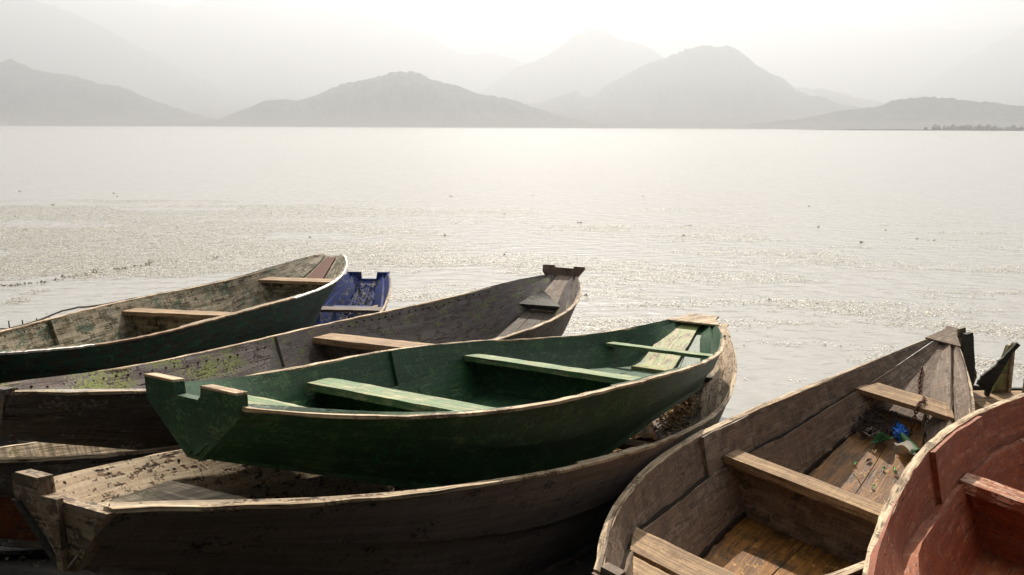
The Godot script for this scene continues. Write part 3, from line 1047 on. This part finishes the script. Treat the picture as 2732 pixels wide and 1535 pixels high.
	make_boat("green", "green painted boat with two wide seats, lying in the cream boat", {
		"o": Vector3(0.266, 0.688, -4.779), "yaw": 30.58, "pitch": -9.54, "roll": -0.93, "L": 5.330,
		"w": [0.231, 0.426, 0.613, 0.712, 0.716, 0.650, 0.518, 0.328, 0.131],
		"y": [0.557, 0.509, 0.491, 0.511, 0.518, 0.508, 0.525, 0.591, 0.666],
		"inside": "green_paint", "outside": "green_paint", "floor": "green_paint", "seat": "green_seat", "floor_n": 3, "depth": 0.48, "lift": 0.21, "rb": 0.85, "eb": 0.85, "bw": 0.13,
		"doublers": [[0.35, 0.54, 0.0, 0.42, 0.024], [0.38, 0.527, 0.47, 0.97, 0.03]],
		"thwarts": [{"u": 0.004, "d": 0.048, "width": 0.54}, {"u": 0.204, "d": 0.066, "width": 0.2, "closed": true}, {"u": 0.484, "d": 0.075, "width": 0.18, "closed": true}, {"u": 0.809, "d": 0.075, "width": 0.1, "th": 0.025}],
		"ramps": [[0.81, 0.985, -0.85, 0.3, "olive_ramp"]],
		"stern": [[-0.94, -0.03], [-0.96, 0.05], [-0.33, 0.05], [-0.31, 0.008], [0.17, 0.008], [0.23, 0.022], [0.25, 0.05], [0.96, 0.05], [0.96, -0.03], [0.14, -0.2], [-0.14, -0.2]],
		"stern_tops": [[-0.96, -0.33, 0.05], [0.25, 0.96, 0.05]],
		"cap_u": 0.962, "cap_over": 0.02})
	make_boat("brown", "bare brown wooden boat with rubbish on its floor, second from right", {
		"o": Vector3(1.856, 0.291, -4.595), "yaw": 39.34, "pitch": -1.91, "roll": 6.64, "L": 4.788,
		"w": [0.127, 0.327, 0.519, 0.630, 0.636, 0.568, 0.417, 0.223, 0.036],
		"y": [0.583, 0.539, 0.491, 0.451, 0.425, 0.441, 0.512, 0.628, 0.766],
		"inside": "grey_planks", "outside": "grey_planks", "floor": "wet_floor", "seat": "seat_wood", "rb": 0.6, "eb": 1.3, "bw": 0.05, "seam": "tar", "seam_r": 0.019, "ledge": 0.02, "floor_n": 2, "rim_in": 0.008,
		"doublers": [[0.38, 0.51, 0.0, 0.43, 0.03], [0.4, 0.46, 0.47, 0.98, 0.03]],
		"nails": [[0.2, 0.37, 0.56, 9], [0.53, 0.74, 0.56, 9]],
		"thwarts": [{"u": 0.05, "d": 0.13, "width": 0.24}, {"u": 0.104, "d": 0.12, "width": 0.22}, {"u": 0.427, "d": 0.146, "width": 0.17, "th": 0.05, "closed": true}, {"u": 0.78, "d": 0.085, "width": 0.2}],
		"ramps": [[0.8, 0.97, -0.95, 0.6, "grey_planks"]],
		"stern": [[-1.0, -0.03], [-1.0, 0.0], [-0.72, 0.0], [-0.7, 0.05], [-0.1, 0.05], [-0.08, -0.01], [0.3, -0.01], [0.32, 0.05], [0.9, 0.05], [1.0, -0.03], [0.2, -0.2], [-0.2, -0.2]], "stern_mat": "grey_planks",
		"cap_u": 0.964, "cap_mat": "grey_planks"})
	make_boat("red", "red painted boat in the bottom right corner", {
		"o": Vector3(2.905, 0.533, -3.759), "yaw": 44.12, "pitch": -5.73, "roll": 5.30, "L": 5.603,
		"w": [0.229, 0.358, 0.520, 0.658, 0.707, 0.673, 0.557, 0.366, 0.166],
		"y": [0.612, 0.555, 0.503, 0.476, 0.466, 0.470, 0.535, 0.645, 0.737],
		"nails": [[0.33, 0.48, 0.08, 5], [0.33, 0.48, 0.36, 5], [0.52, 0.9, 0.52, 14]],
		"inside": "red_paint", "outside": "red_paint", "floor": "red_paint", "seat": "red_seat", "seam": "tar", "ledge": 0.03,
		"doublers": [[0.315, 0.495, 0.0, 0.43, 0.03], [0.345, 0.395, 0.47, 0.98, 0.035]],
		"thwarts": [{"u": 0.384, "d": 0.19, "width": 0.18, "th": 0.05, "closed": true}, {"u": 0.6, "d": 0.2, "width": 0.2}],
		"stern": [[-0.98, -0.02], [0.98, -0.02], [0.14, -0.2], [-0.14, -0.2]]})
	make_ground()
	scatter_weed()
	boat_extras()
	small_things()
	added_trees_behind()


func added_trees_behind() -> void:
	# unseen trees added behind the viewer to darken the hull sides facing the camera
	var rng := RandomNumberGenerator.new()
	rng.seed = 77
	var mat := plain("added_tree_leaf", c3(52, 66, 36), 0.7)
	mat.vertex_color_use_as_albedo = true
	var bark := plain("added_tree_bark", c3(74, 62, 50), 0.9)
	var lm := leaf_mesh()
	var spots := [[-13.0, 3.0, 9.0, "at the far left"], [-8.5, 4.5, 10.0, "second from the left"], [-5.0, 3.4, 8.5, "third from the left"], [-1.6, 4.4, 10.0, "left of the middle"], [1.8, 3.6, 9.0, "right of the middle"], [5.2, 4.2, 10.0, "third from the right"], [9.0, 3.2, 8.5, "second from the right"], [13.5, 2.4, 9.0, "at the far right"], [-13.5, -1.5, 9.0, "out to the left, beyond the others"], [12.5, -1.0, 9.0, "out to the right, beyond the others"]]
	for s in spots:
		var t := thing("added_tree", "leafy tree put unseen behind the viewer to shade the hulls, " + s[3], "added_tree", Transform3D(Basis(), Vector3(s[0], bank(s[0], s[1]) - 0.1, s[1])), "trees added behind the viewer to darken the hulls")
		var h: float = s[2]
		var st := SurfaceTool.new()
		st.begin(Mesh.PRIMITIVE_TRIANGLES)
		tube(PackedVector3Array([Vector3(0, 0, 0), Vector3(0.1, h * 0.25, 0.05), Vector3(-0.05, h * 0.5, 0), Vector3(0.05, h * 0.85, 0)]), 0.22, 8, 0.2, 0.75, st)
		var tips := []
		for k in 9:
			var a := TAU * k / 9.0 + rng.randf()
			var y := h * rng.randf_range(0.2, 0.6)
			var tip := Vector3(cos(a) * rng.randf_range(1.5, 3.2), y + h * rng.randf_range(0.08, 0.3), sin(a) * rng.randf_range(1.5, 3.2))
			tube(PackedVector3Array([Vector3(0, y, 0), tip * 0.5 + Vector3(0, y * 0.5, 0), tip]), 0.09, 6, 0.2, 0.7, st)
			tips.append(tip)
			tips.append(Vector3(tip.x * 0.5, tip.y + h * 0.14, tip.z * 0.5))
		tips.append(Vector3(0, h * 0.9, 0))
		put("trunk", st.commit(), t, [bark])
		for k in 6:   # low leaf clumps added round the foot to block light between trunks
			tips.append(Vector3(rng.randf_range(-2.2, 2.2), rng.randf_range(0.5, 2.0), rng.randf_range(0.0, 2.5)))
		var mm := MultiMesh.new()
		mm.transform_format = MultiMesh.TRANSFORM_3D
		mm.use_colors = true
		mm.mesh = lm
		mm.instance_count = 7000
		for i in 7000:
			var c: Vector3 = tips[rng.randi() % tips.size()]
			var p := c + Vector3(rng.randfn(0, 0.62), rng.randfn(0, 0.6), rng.randfn(0, 0.62))
			var size := rng.randf_range(0.2, 0.4)
			mm.set_instance_transform(i, Transform3D(Basis.from_euler(Vector3(rng.randf() * TAU, rng.randf() * TAU, rng.randf() * TAU)).scaled_local(Vector3(size, size, size * 0.7)), p))
			mm.set_instance_color(i, Color(1, 1, 1).lerp(Color(0.6, 0.65, 0.5), rng.randf()))
		var o := MultiMeshInstance3D.new()
		o.name = "crown"
		o.multimesh = mm
		o.material_override = mat
		t.add_child(o, true)
		o.set_meta("kind", "stuff")


func boat_extras() -> void:
	# a strip come loose outside the far rim of the weathered boat
	var b: Dictionary = boats.weathered
	var path := PackedVector3Array()
	for j in 50:
		var u := lerpf(0.1, 0.93, j / 49.0)
		var p := wall(b, u, -1.0, 0.02, -0.012)
		p.y += 0.03 * exp(-pow((u - 0.37) / 0.05, 2.0)) + 0.006 + 0.004 * wob.get_noise_1d(u * 60.0)
		p.z -= 0.03 * exp(-pow((u - 0.36) / 0.06, 2.0))
		path.append(p)
	put("loose_strip", tube(path, 0.008, 5, 0.2), node_of("weathered"), [M.dark_fibre])
	# battens on the cream boat's stern board
	b = boats.cream
	var t := node_of("cream")
	var y0 := cr(0.0, b.y)
	var w0 := cr(0.0, b.w)
	var tf := Transform3D(Basis(Vector3(0, 0, 1), Vector3(-0.16, 1, 0).normalized(), Vector3(-1, 0, 0)), Vector3(-0.5 * b.L + 0.055 + 0.16 * (y0 - 0.19), 0.0, 0))
	for e in [[-0.012, -0.195, 0.012, 0.012, 0.02], [-0.95 * w0, -0.06, -0.8 * w0, -0.03, 0.012]]:
		if e[0] < -0.1:
			var q := PackedVector2Array([Vector2(-1.08 * w0, y0 - 0.03), Vector2(-0.16 * w0, y0 - 0.195), Vector2(0.0, y0 - 0.195), Vector2(-0.92 * w0, y0 - 0.03)])
			put("stern_batten", prism(q, 0.012, tf.translated_local(Vector3(0, 0, 0.045))), t, [M.black_planks])
		else:
			var q := PackedVector2Array([Vector2(e[0], y0 + e[1]), Vector2(e[2], y0 + e[1]), Vector2(e[2] + 0.008, y0 + e[3]), Vector2(e[0] - 0.008, y0 + e[3])])
			put("stern_batten", prism(q, e[4], tf.translated_local(Vector3(0, 0, 0.045))), t, [M.shaded_worn_cream])


func node_of(key: String) -> Node3D:
	return get_node(NodePath("wooden_boat" if boats.keys().find(key) == 0 else "wooden_boat_%03d" % boats.keys().find(key)))


func litter(called: String, label: String, category: String, key: String, area: Array, count: int, size: float, tints: Array, sd: int) -> void:
	# loose dry leaves and chips heaped on a boat's floor: area u0, u1, z0, z1, height
	var rng := RandomNumberGenerator.new()
	rng.seed = sd
	var mm := MultiMesh.new()
	mm.transform_format = MultiMesh.TRANSFORM_3D
	mm.use_colors = true
	mm.mesh = leaf_mesh()
	mm.instance_count = count
	for i in count:
		var u := clampf(rng.randfn((area[0] + area[1]) / 2.0, (area[1] - area[0]) / 4.0), area[0], area[1])
		var z := clampf(rng.randfn((area[2] + area[3]) / 2.0, (area[3] - area[2]) / 4.0), area[2], area[3])
		var s := size * rng.randf_range(0.5, 1.4)
		var basis := Basis.from_euler(Vector3(rng.randfn(0, 0.5), rng.randf() * TAU, rng.randfn(0, 0.5))).scaled_local(Vector3(s, s, s * rng.randf_range(0.3, 0.9)))
		mm.set_instance_transform(i, Transform3D(basis, spot(key, u, z, rng.randf() * area[4] + 0.004)))
		mm.set_instance_color(i, (tints[0] as Color).lerp(tints[1], rng.randf()))
	var mat := StandardMaterial3D.new()
	mat.resource_name = "dry_litter"
	mat.vertex_color_use_as_albedo = true
	mat.albedo_color = Color(1, 1, 1)
	mat.roughness = 0.8
	var o := MultiMeshInstance3D.new()
	o.name = numbered(called)
	o.multimesh = mm
	o.material_override = mat
	add_child(o, true)
	tag(o, label, category, "", "stuff")


func lay(key: String, u: float, z: float, turn: float, lift := 0.0) -> Transform3D:
	var b: Dictionary = boats[key]
	var slope := atan2(bot(b, u + 0.01) - bot(b, u - 0.01), 0.02 * b.L)
	return Transform3D(b.at.basis * Basis(Vector3(0, 0, 1), slope) * Basis(Vector3.UP, turn), spot(key, u, z, lift))


func one(called: String, label: String, category: String, mesh: Mesh, mat: Material, at: Transform3D, group := "") -> Node3D:
	var o := put(called, mesh, null, [mat, mat], at)
	return tag(o, label, category, group)


func small_things() -> void:
	var rng := RandomNumberGenerator.new()
	rng.seed = 31
	# ---- rubbish in the brown boat
	one("plastic_bag", "crumpled bright blue plastic bag on the floor of the brown boat", "bag", crumple(Vector3(0.085, 0.042, 0.055), 3, 0.6), M.blue_plastic, lay("brown", 0.772, 0.03, 0.5))
	one("bottle_piece", "long curved green piece of plastic beside the blue bag", "plastic scrap", leaf(0.17, 0.035, 0.6), M.dark_leaf, lay("brown", 0.738, -0.03, -0.7, 0.02))
	one("squashed_bottle", "dark green squashed bottle nearest the red boat on the brown floor", "bottle", tube(PackedVector3Array([Vector3(-0.1, 0.03, 0), Vector3(0.03, 0.03, 0.01), Vector3(0.06, 0.032, 0.01), Vector3(0.08, 0.034, 0.012), Vector3(0.11, 0.034, 0.012)]), 0.032, 10, 0.25, 0.6), M.dark_leaf, lay("brown", 0.75, 0.12, 0.9))
	one("white_scrap", "pale curved plastic scrap beside the dark green bottle", "plastic scrap", leaf(0.17, 0.03, 0.9), M.white_plastic, lay("brown", 0.735, 0.13, 1.3, 0.015))
	one("plastic_scrap", "small round white plastic scrap under the bow seat of the brown boat", "plastic scrap", tube(PackedVector3Array([Vector3(), Vector3(0, 0.016, 0)]), 0.017, 12), M.white_plastic, lay("brown", 0.84, 0.09, 0.0))
	var st := SurfaceTool.new()
	st.begin(Mesh.PRIMITIVE_TRIANGLES)
	for k in 26:
		var p := PackedVector3Array()
		var a := rng.randf() * TAU
		var r := rng.randf_range(0.05, 0.13)
		var c := Vector3(rng.randfn(0, 0.06), 0.0, rng.randfn(0, 0.05))
		for j in 14:
			var w := a + j * rng.randf_range(0.2, 0.5)
			p.append(c + Vector3(cos(w) * r, 0.012 + 0.06 * absf(sin(w * 1.7 + k)) * rng.randf_range(0.6, 1.0), sin(w) * r * 0.8))
		tube(p, rng.randf_range(0.003, 0.006), 4, 0.0, 0.0, st)
	one("netting_tangle", "dark tangle of old netting and roots left of the blue bag", "netting", st.commit(), M.dark_fibre, lay("brown", 0.765, -0.15, 0.3))
	var spots := [[0.681, -0.108, 0.4, "small green leaf farthest left on the brown boat floor"], [0.691, 0.066, 1.2, "small green leaf just left of the close pair on the brown floor"], [0.698, 0.121, 0.2, "upper of the pair of green leaves nearest the red boat"], [0.691, 0.141, 2.0, "lower of the pair of green leaves nearest the red boat"], [0.649, 0.069, 0.9, "small green leaf nearest the middle seat on the brown floor"]]
	var first: Node3D
	for s in spots:
		var at := lay("brown", s[0], s[1], s[2], 0.012)
		if first == null:
			first = one("green_leaf", s[3], "leaf", leaf(0.032, 0.01, 0.4), M.green_leaf, at, "green leaves on the brown boat's floor")
		else:
			var c := first.duplicate() as Node3D
			c.set_meta("label", s[3])
			c.name = numbered("green_leaf")
			add_child(c, true)
			c.transform = at
	one("dry_twig", "thin forked pale twig on the brown boat floor between the green leaves", "twig", twig_mesh(), M.twig, lay("brown", 0.657, -0.048, 0.7, 0.008))
	one("bark_chip", "small dark chip of bark near the tangle on the brown floor", "bark", leaf(0.055, 0.012, 0.2), M.dark_fibre, lay("brown", 0.697, -0.042, -0.4, 0.008))
	# ---- the chain over the bow seat
	var b: Dictionary = boats.brown
	var key := [[0.905, -0.045, 0.06], [0.88, -0.02, 0.06], [0.85, 0.03, 0.05], [0.828, 0.07, 0.075]]
	var path := PackedVector3Array()
	for k in key:
		path.append(Vector3((k[0] - 0.5) * b.L, bot(b, k[0]) + k[2], k[1]))
	var top: float = cr(0.8, b.y) - 0.085 + 0.014
	path[3].y = maxf(path[3].y, top - 0.02)
	path.append(Vector3(0.318 * b.L, top, 0.09))
	path.append(Vector3(0.3 * b.L, top, 0.115))
	path.append(Vector3(0.285 * b.L, top, 0.10))
	path.append(Vector3(0.2765 * b.L, top - 0.03, 0.10))
	path.append(Vector3(0.2755 * b.L, top - 0.14, 0.098))
	path.append(Vector3(0.2752 * b.L, top - 0.27, 0.096))
	var curve := Curve3D.new()
	for p in path: curve.add_point(p)
	var n := int(curve.get_baked_length() / 0.026)
	st = SurfaceTool.new()
	st.begin(Mesh.PRIMITIVE_TRIANGLES)
	for k in n:
		var d0 := curve.sample_baked(k * 0.026)
		var d1 := curve.sample_baked(k * 0.026 + 0.03)
		var ax := (d1 - d0).normalized()
		var side := ax.cross(Vector3(0.2, 0.5, 0.84)).normalized()
		if k % 2: side = side.cross(ax).normalized()
		var ring := PackedVector3Array()
		for j in 11:
			var a := TAU * j / 10.0
			ring.append((d0 + d1) / 2.0 + ax * cos(a) * 0.02 + side * sin(a) * 0.0115)
		tube(ring, 0.0045, 5, 0.0, 0.0, st)
	one("rusty_chain", "rusty chain hanging over the bow seat of the brown boat", "chain", st.commit(), M.rust, b.at)
	# ---- rotten wood and leaves in the cream boat
	var g := []
	for i in 6:
		var r := PackedVector3Array()
		for j in 12:
			var t := j / 11.0
			var ragged := (0.035 * wob.get_noise_2d(i * 9.1, t * 20.0) if i in [0, 5] else 0.0)
			r.append(Vector3(lerpf(-0.14, 0.14, t) + (0.05 * wob.get_noise_2d(i * 7.7, 3.0) if j in [0, 11] else 0.0), 0.06 + 0.012 * wob.get_noise_2d(i * 3.0, t * 14.0), lerpf(-0.08, 0.08, i / 5.0) + ragged))
		g.append(r)
	one("rotten_chunk", "split chunk of rotten brown wood on the cream boat floor", "rotten wood", slab(g, 0.05, Vector3.UP), M.rotten_wood, lay("cream", 0.744, -0.03, 0.5, 0.01))
	var brown := [Color(0.30, 0.17, 0.06), Color(0.42, 0.28, 0.12)]
	litter("leaf_litter", "golden brown leaf litter beside the rotten chunk under the green boat", "leaf litter", "cream", [0.66, 0.76, -0.34, 0.2, 0.03], 1500, 0.03, brown, 7)
	litter("leaf_litter", "smaller lit heap of leaf litter nearer the cream boat's bow", "leaf litter", "cream", [0.765, 0.86, -0.05, 0.28, 0.03], 900, 0.03, brown, 8)
	litter("bark_rubble", "dark bark and rubble filling the end of the small blue boat", "rubble", "blue", [0.5, 0.96, -0.24, 0.26, 0.012], 1300, 0.028, [Color(0.03, 0.025, 0.02), Color(0.16, 0.145, 0.14)], 9)
	one("wooden_block", "short pale wooden block standing by the seat of the blue boat", "block", prism(PackedVector2Array([Vector2(-0.035, 0), Vector2(0.035, 0), Vector2(0.03, 0.16), Vector2(-0.03, 0.17)]), 0.05), M.bare_rim, lay("blue", 0.73, 0.3, 1.6, 0.1))
	# ---- chips and dead leaves on the bank
	var gl := MultiMesh.new()
	gl.transform_format = MultiMesh.TRANSFORM_3D
	gl.use_colors = true
	gl.mesh = leaf_mesh()
	gl.instance_count = 9000
	for k in 9000:
		var x := rng.randf_range(-9.0, 6.0)
		var z := rng.randf_range(-9.5, -0.6)
		var size := rng.randf_range(0.012, 0.05)
		gl.set_instance_transform(k, Transform3D(Basis.from_euler(Vector3(rng.randfn(0, 0.4), rng.randf() * TAU, rng.randfn(0, 0.4))).scaled_local(Vector3(size, size, size * rng.randf_range(0.3, 0.9))), Vector3(x, ground_at(x, z) + 0.008, z)))
		gl.set_instance_color(k, Color(0.05, 0.035, 0.022).lerp(Color(0.2, 0.15, 0.1), rng.randf() * rng.randf()))
	var gmat := StandardMaterial3D.new()
	gmat.resource_name = "bank_litter"
	gmat.vertex_color_use_as_albedo = true
	gmat.roughness = 0.85
	var bank_bits := MultiMeshInstance3D.new()
	bank_bits.name = "bank_litter"
	bank_bits.multimesh = gl
	bank_bits.material_override = gmat
	add_child(bank_bits, true)
	tag(bank_bits, "dead leaves and chips strewn on the dark mud between the boats", "leaf litter", "", "stuff")
	# ---- wreck beyond the brown boat
	wreck()
	# ---- stakes with a wire behind the weathered boat
	var stake: Node3D
	for s in [[-5.88, 0.293, "leftmost and tallest of the thin dark stakes behind the weathered boat"], [-5.72, 0.304, "second thin dark stake from the left behind the weathered boat"], [-5.55, 0.326, "third thin dark stake from the left behind the weathered boat"], [-5.40, 0.337, "rightmost and shortest thin dark stake behind the weathered boat"]]:
		if stake == null:
			stake = one("thin_stake", s[2], "stake", tube(PackedVector3Array([Vector3(0, -0.7, 0), Vector3(0.004, -0.3, 0), Vector3(0, 0, 0)]), 0.0075, 6, 0.1), M.dark_fibre, Transform3D(Basis(), Vector3(s[0], s[1], -9.5)), "row of stakes behind the weathered boat")
		else:
			var c := stake.duplicate() as Node3D
			c.set_meta("label", s[2])
			c.name = numbered("thin_stake")
			add_child(c, true)
			c.position = Vector3(s[0], s[1], -9.5)
	one("wire", "dark wire strung low along the row of thin stakes", "wire", tube(PackedVector3Array([Vector3(-6.4, 0.21, -9.51), Vector3(-5.95, 0.2, -9.51), Vector3(-5.6, 0.19, -9.51), Vector3(-5.3, 0.2, -9.51)]), 0.006, 5), M.dark_fibre, Transform3D())
	# ---- tufts of weed standing out of the pale mat
	var lined := [[-8.1, -13.2], [-7.98, -13.3], [-7.9, -13.4], [-7.7, -13.5], [-7.62, -13.7], [-7.55, -13.95], [-7.42, -14.2], [-7.3, -14.4], [-7.4, -14.7], [-7.05, -14.75], [-6.95, -14.85], [-6.88, -15.1], [-6.75, -15.25], [-6.82, -15.5], [-6.85, -15.8], [-6.5, -15.75]]
	var tufts := SurfaceTool.new()
	tufts.begin(Mesh.PRIMITIVE_TRIANGLES)
	for i in lined.size():
		tufts.append_from(tuft(40 + i, 0.03 + 0.1 * rng.randf() * rng.randf()), 0, Transform3D(Basis(), Vector3(lined[i][0], 0.0, lined[i][1])))
	tag(one("weed_tufts", "broken slanting line of small dark weed tufts on the pale mat at left", "", tufts.commit(), M.weed_green, Transform3D()), "", "water weed", "", "stuff")
	tufts = SurfaceTool.new()
	tufts.begin(Mesh.PRIMITIVE_TRIANGLES)
	for i in 34:
		var z := -exp(rng.randf_range(log(9.5), log(34.0)))
		var x := rng.randf_range(-0.62, 0.6) * -z
		if shore(x, z) > -2.0: continue
		tufts.append_from(tuft(80 + i, 0.01 + 0.04 * rng.randf() * rng.randf()), 0, Transform3D(Basis(), Vector3(x, 0.0, z)))
	tag(one("weed_tufts", "tiny dark specks of weed scattered over the open water", "", tufts.commit(), M.weed_green, Transform3D()), "", "water weed", "", "stuff")
	# ---- birds
	one("water_bird", "small dark bird swimming at left, near the edge of the pale weed mat", "bird", bird(0.045), M.feather, Transform3D(Basis(), Vector3(-14.8, 0.0, -26.9)))
	one("water_bird", "distant dark bird on the lake below the large middle hill", "bird", bird(0.32), M.feather, Transform3D(Basis(Vector3.UP, 2.0), Vector3(139.6, 0.0, -405.0)))
	one("water_bird", "upright dark bird on the lake left of the far reeds", "bird", bird(0.26), M.feather, Transform3D(Basis(Vector3.UP, 1.3), Vector3(121.5, 0.0, -239.0)))
	one("water_bird", "tiny low bird just right of the upright bird on the lake", "bird", bird(0.12), M.feather, Transform3D(Basis(), Vector3(107.4, 0.0, -209.5)))
	# ---- far shore at right: a low spit with shrubs
	var v := PackedVector3Array()
	var uv := PackedVector2Array()
	for j in 5:
		for i in 60:
			var x := lerpf(300.0, 1300.0, i / 59.0)
			v.append(Vector3(x, (0.9 + 0.4 * wob.get_noise_1d(x * 0.02)) * sin(PI * j / 4.0) * smoothstep(300.0, 420.0, x) - 0.05, -1010.0 - (x - 480.0) * 0.3 - j * 12.0))
			uv.append(Vector2(x, j))
	put("spit", grid_mesh(v, uv, 60, 5), null, [plain("dry_reeds", c3(150, 124, 96), 0.9)]).set_meta("kind", "structure")
	var mm := MultiMesh.new()
	mm.transform_format = MultiMesh.TRANSFORM_3D
	mm.use_colors = true
	mm.mesh = crumple(Vector3(1, 1.3, 1), 15, 0.8)
	mm.instance_count = 260
	for i in mm.instance_count:
		var x := rng.randf_range(505.0, 900.0)
		var s := rng.randf_range(1.2, 3.0)
		mm.set_instance_transform(i, Transform3D(Basis(Vector3.UP, rng.randf() * TAU).scaled_local(Vector3(s, s * rng.randf_range(0.8, 1.5), s)), Vector3(x, 0.2, -1015.0 - (x - 480.0) * 0.3 - rng.randf() * 25.0)))
		mm.set_instance_color(i, Color(0.6, 0.5, 0.45).lerp(Color(0.46, 0.42, 0.36), rng.randf()))
	var shrub := StandardMaterial3D.new()
	shrub.resource_name = "far_shrub"
	shrub.vertex_color_use_as_albedo = true
	shrub.roughness = 0.9
	var o := MultiMeshInstance3D.new()
	o.name = numbered("reed_bed")
	o.multimesh = mm
	o.material_override = shrub
	add_child(o, true)
	tag(o, "reddish band of far shrubs and reeds on the low spit at right", "reeds", "", "stuff")


func twig_mesh() -> ArrayMesh:
	var st := SurfaceTool.new()
	st.begin(Mesh.PRIMITIVE_TRIANGLES)
	tube(PackedVector3Array([Vector3(-0.06, 0, 0), Vector3(0, 0.004, 0.006), Vector3(0.05, 0.006, 0), Vector3(0.08, 0.003, -0.01)]), 0.003, 5, 0.0, 0.4, st)
	tube(PackedVector3Array([Vector3(0, 0.004, 0.006), Vector3(0.03, 0.01, 0.03), Vector3(0.04, 0.008, 0.05)]), 0.0022, 5, 0.0, 0.4, st)
	return st.commit()


func board(outline: Array, at: Transform3D, th: float) -> ArrayMesh:
	# a flat broken board: outline in metres in its own plane, edges roughened between the corners
	var pts := PackedVector2Array()
	for k in outline.size():
		var a := Vector2(outline[k][0], outline[k][1])
		var c := Vector2(outline[(k + 1) % outline.size()][0], outline[(k + 1) % outline.size()][1])
		var rough: float = outline[k][2] if outline[k].size() > 2 else 0.0
		var n := 6 if rough > 0.0 else 1
		for j in n:
			var p := a.lerp(c, j / float(n))
			if j > 0: p += Vector2((c - a).y, -(c - a).x).normalized() * rough * wob.get_noise_2d(p.x * 300.0, p.y * 300.0)
			pts.append(p)
	return prism(pts, th, at)


func wreck() -> void:
	# the broken end of an old boat: two splintered uprights, a torn side and a bare cross board
	var t := thing("wrecked_boat", "broken end of an old boat with splintered dark uprights, right of the brown bow", "wrecked boat", Transform3D(Basis(), Vector3(3.8, 0.0, -6.4)))
	var i := Transform3D()
	put("upright", board([[-0.35, -0.1], [-0.17, -0.1], [-0.2, 0.74, 0.012], [-0.26, 1.0], [-0.325, 0.99]], i.rotated(Vector3.UP, 0.35), 0.035), t, [M.black_planks])
	put("upright", board([[-0.24, -0.1], [-0.12, -0.1], [-0.11, 0.48, 0.012], [-0.08, 0.6, 0.012], [-0.115, 0.72, 0.012], [-0.16, 0.76], [-0.2, 1.0], [-0.255, 0.985]], i.rotated(Vector3.UP, -0.25).translated(Vector3(0, 0, -0.03)), 0.045), t, [M.mossy_boards])
	# the torn outer side, turned away from the sun, and the sunlit inner board
	put("torn_side", board([[-0.02, 0.36], [-0.03, 0.52, 0.012], [-0.095, 0.56, 0.012], [-0.07, 0.63, 0.012], [0.02, 0.72, 0.012], [0.1, 0.84], [0.155, 0.92], [0.18, 0.9], [0.13, 0.83], [0.02, 0.55]], i.rotated(Vector3.UP, -0.25).translated(Vector3(-0.02, 0.0, 0.05)), 0.03), t, [M.black_planks])
	put("inner_board", board([[-0.02, 0.38], [0.2, 0.38], [0.175, 0.5, 0.012], [0.19, 0.62, 0.012], [0.17, 0.86, 0.012], [0.135, 0.86], [0.06, 0.62]], i.rotated(Vector3.UP, 0.3), 0.03), t, [M.olive_ramp])
	put("inner_rib", board([[0.17, 0.4], [0.2, 0.4], [0.185, 0.88, 0.012], [0.165, 0.88]], i.rotated(Vector3.UP, 0.3).translated(Vector3(0.0, 0, 0.025)), 0.03), t, [M.bare_rim])
	put("side_panel", board([[0.19, 0.2], [0.75, 0.2], [0.75, 0.34], [0.5, 0.48], [0.28, 0.62], [0.2, 0.68]], i.rotated(Vector3.UP, -0.25).translated(Vector3(0.02, 0, 0.06)), 0.03), t, [M.grey_planks])
	var g := []
	for k in 4:
		var r := PackedVector3Array()
		for j in 9:
			r.append(Vector3(lerpf(-0.2, 0.34, j / 8.0), 0.48 - 0.02 * k / 3.0 + 0.004 * wob.get_noise_2d(j * 3.0, k * 5.0), lerpf(-0.04, 0.3, k / 3.0) + 0.01 * wob.get_noise_2d(j * 4.0, k * 9.0)))
		g.append(r)
	put("cross_board", slab(g, 0.05, Vector3.UP), t, [M.seat_wood, M.seat_wood])
	g = []
	for k in 3:
		var r := PackedVector3Array()
		for j in 12:
			r.append(Vector3(lerpf(-0.25, 1.4, j / 11.0), 0.02, lerpf(-0.35, 0.45, k / 2.0)))
		g.append(r)
	put("bottom_plank", slab(g, 0.04, Vector3.UP), t, [M.black_planks, M.black_planks])
	put("back_side", board([[-0.25, 0.0], [1.5, 0.0], [1.5, 0.42, 0.012], [0.4, 0.4, 0.012], [-0.2, 0.44]], i.translated(Vector3(0, 0, -0.38)), 0.03), t, [M.black_planks])
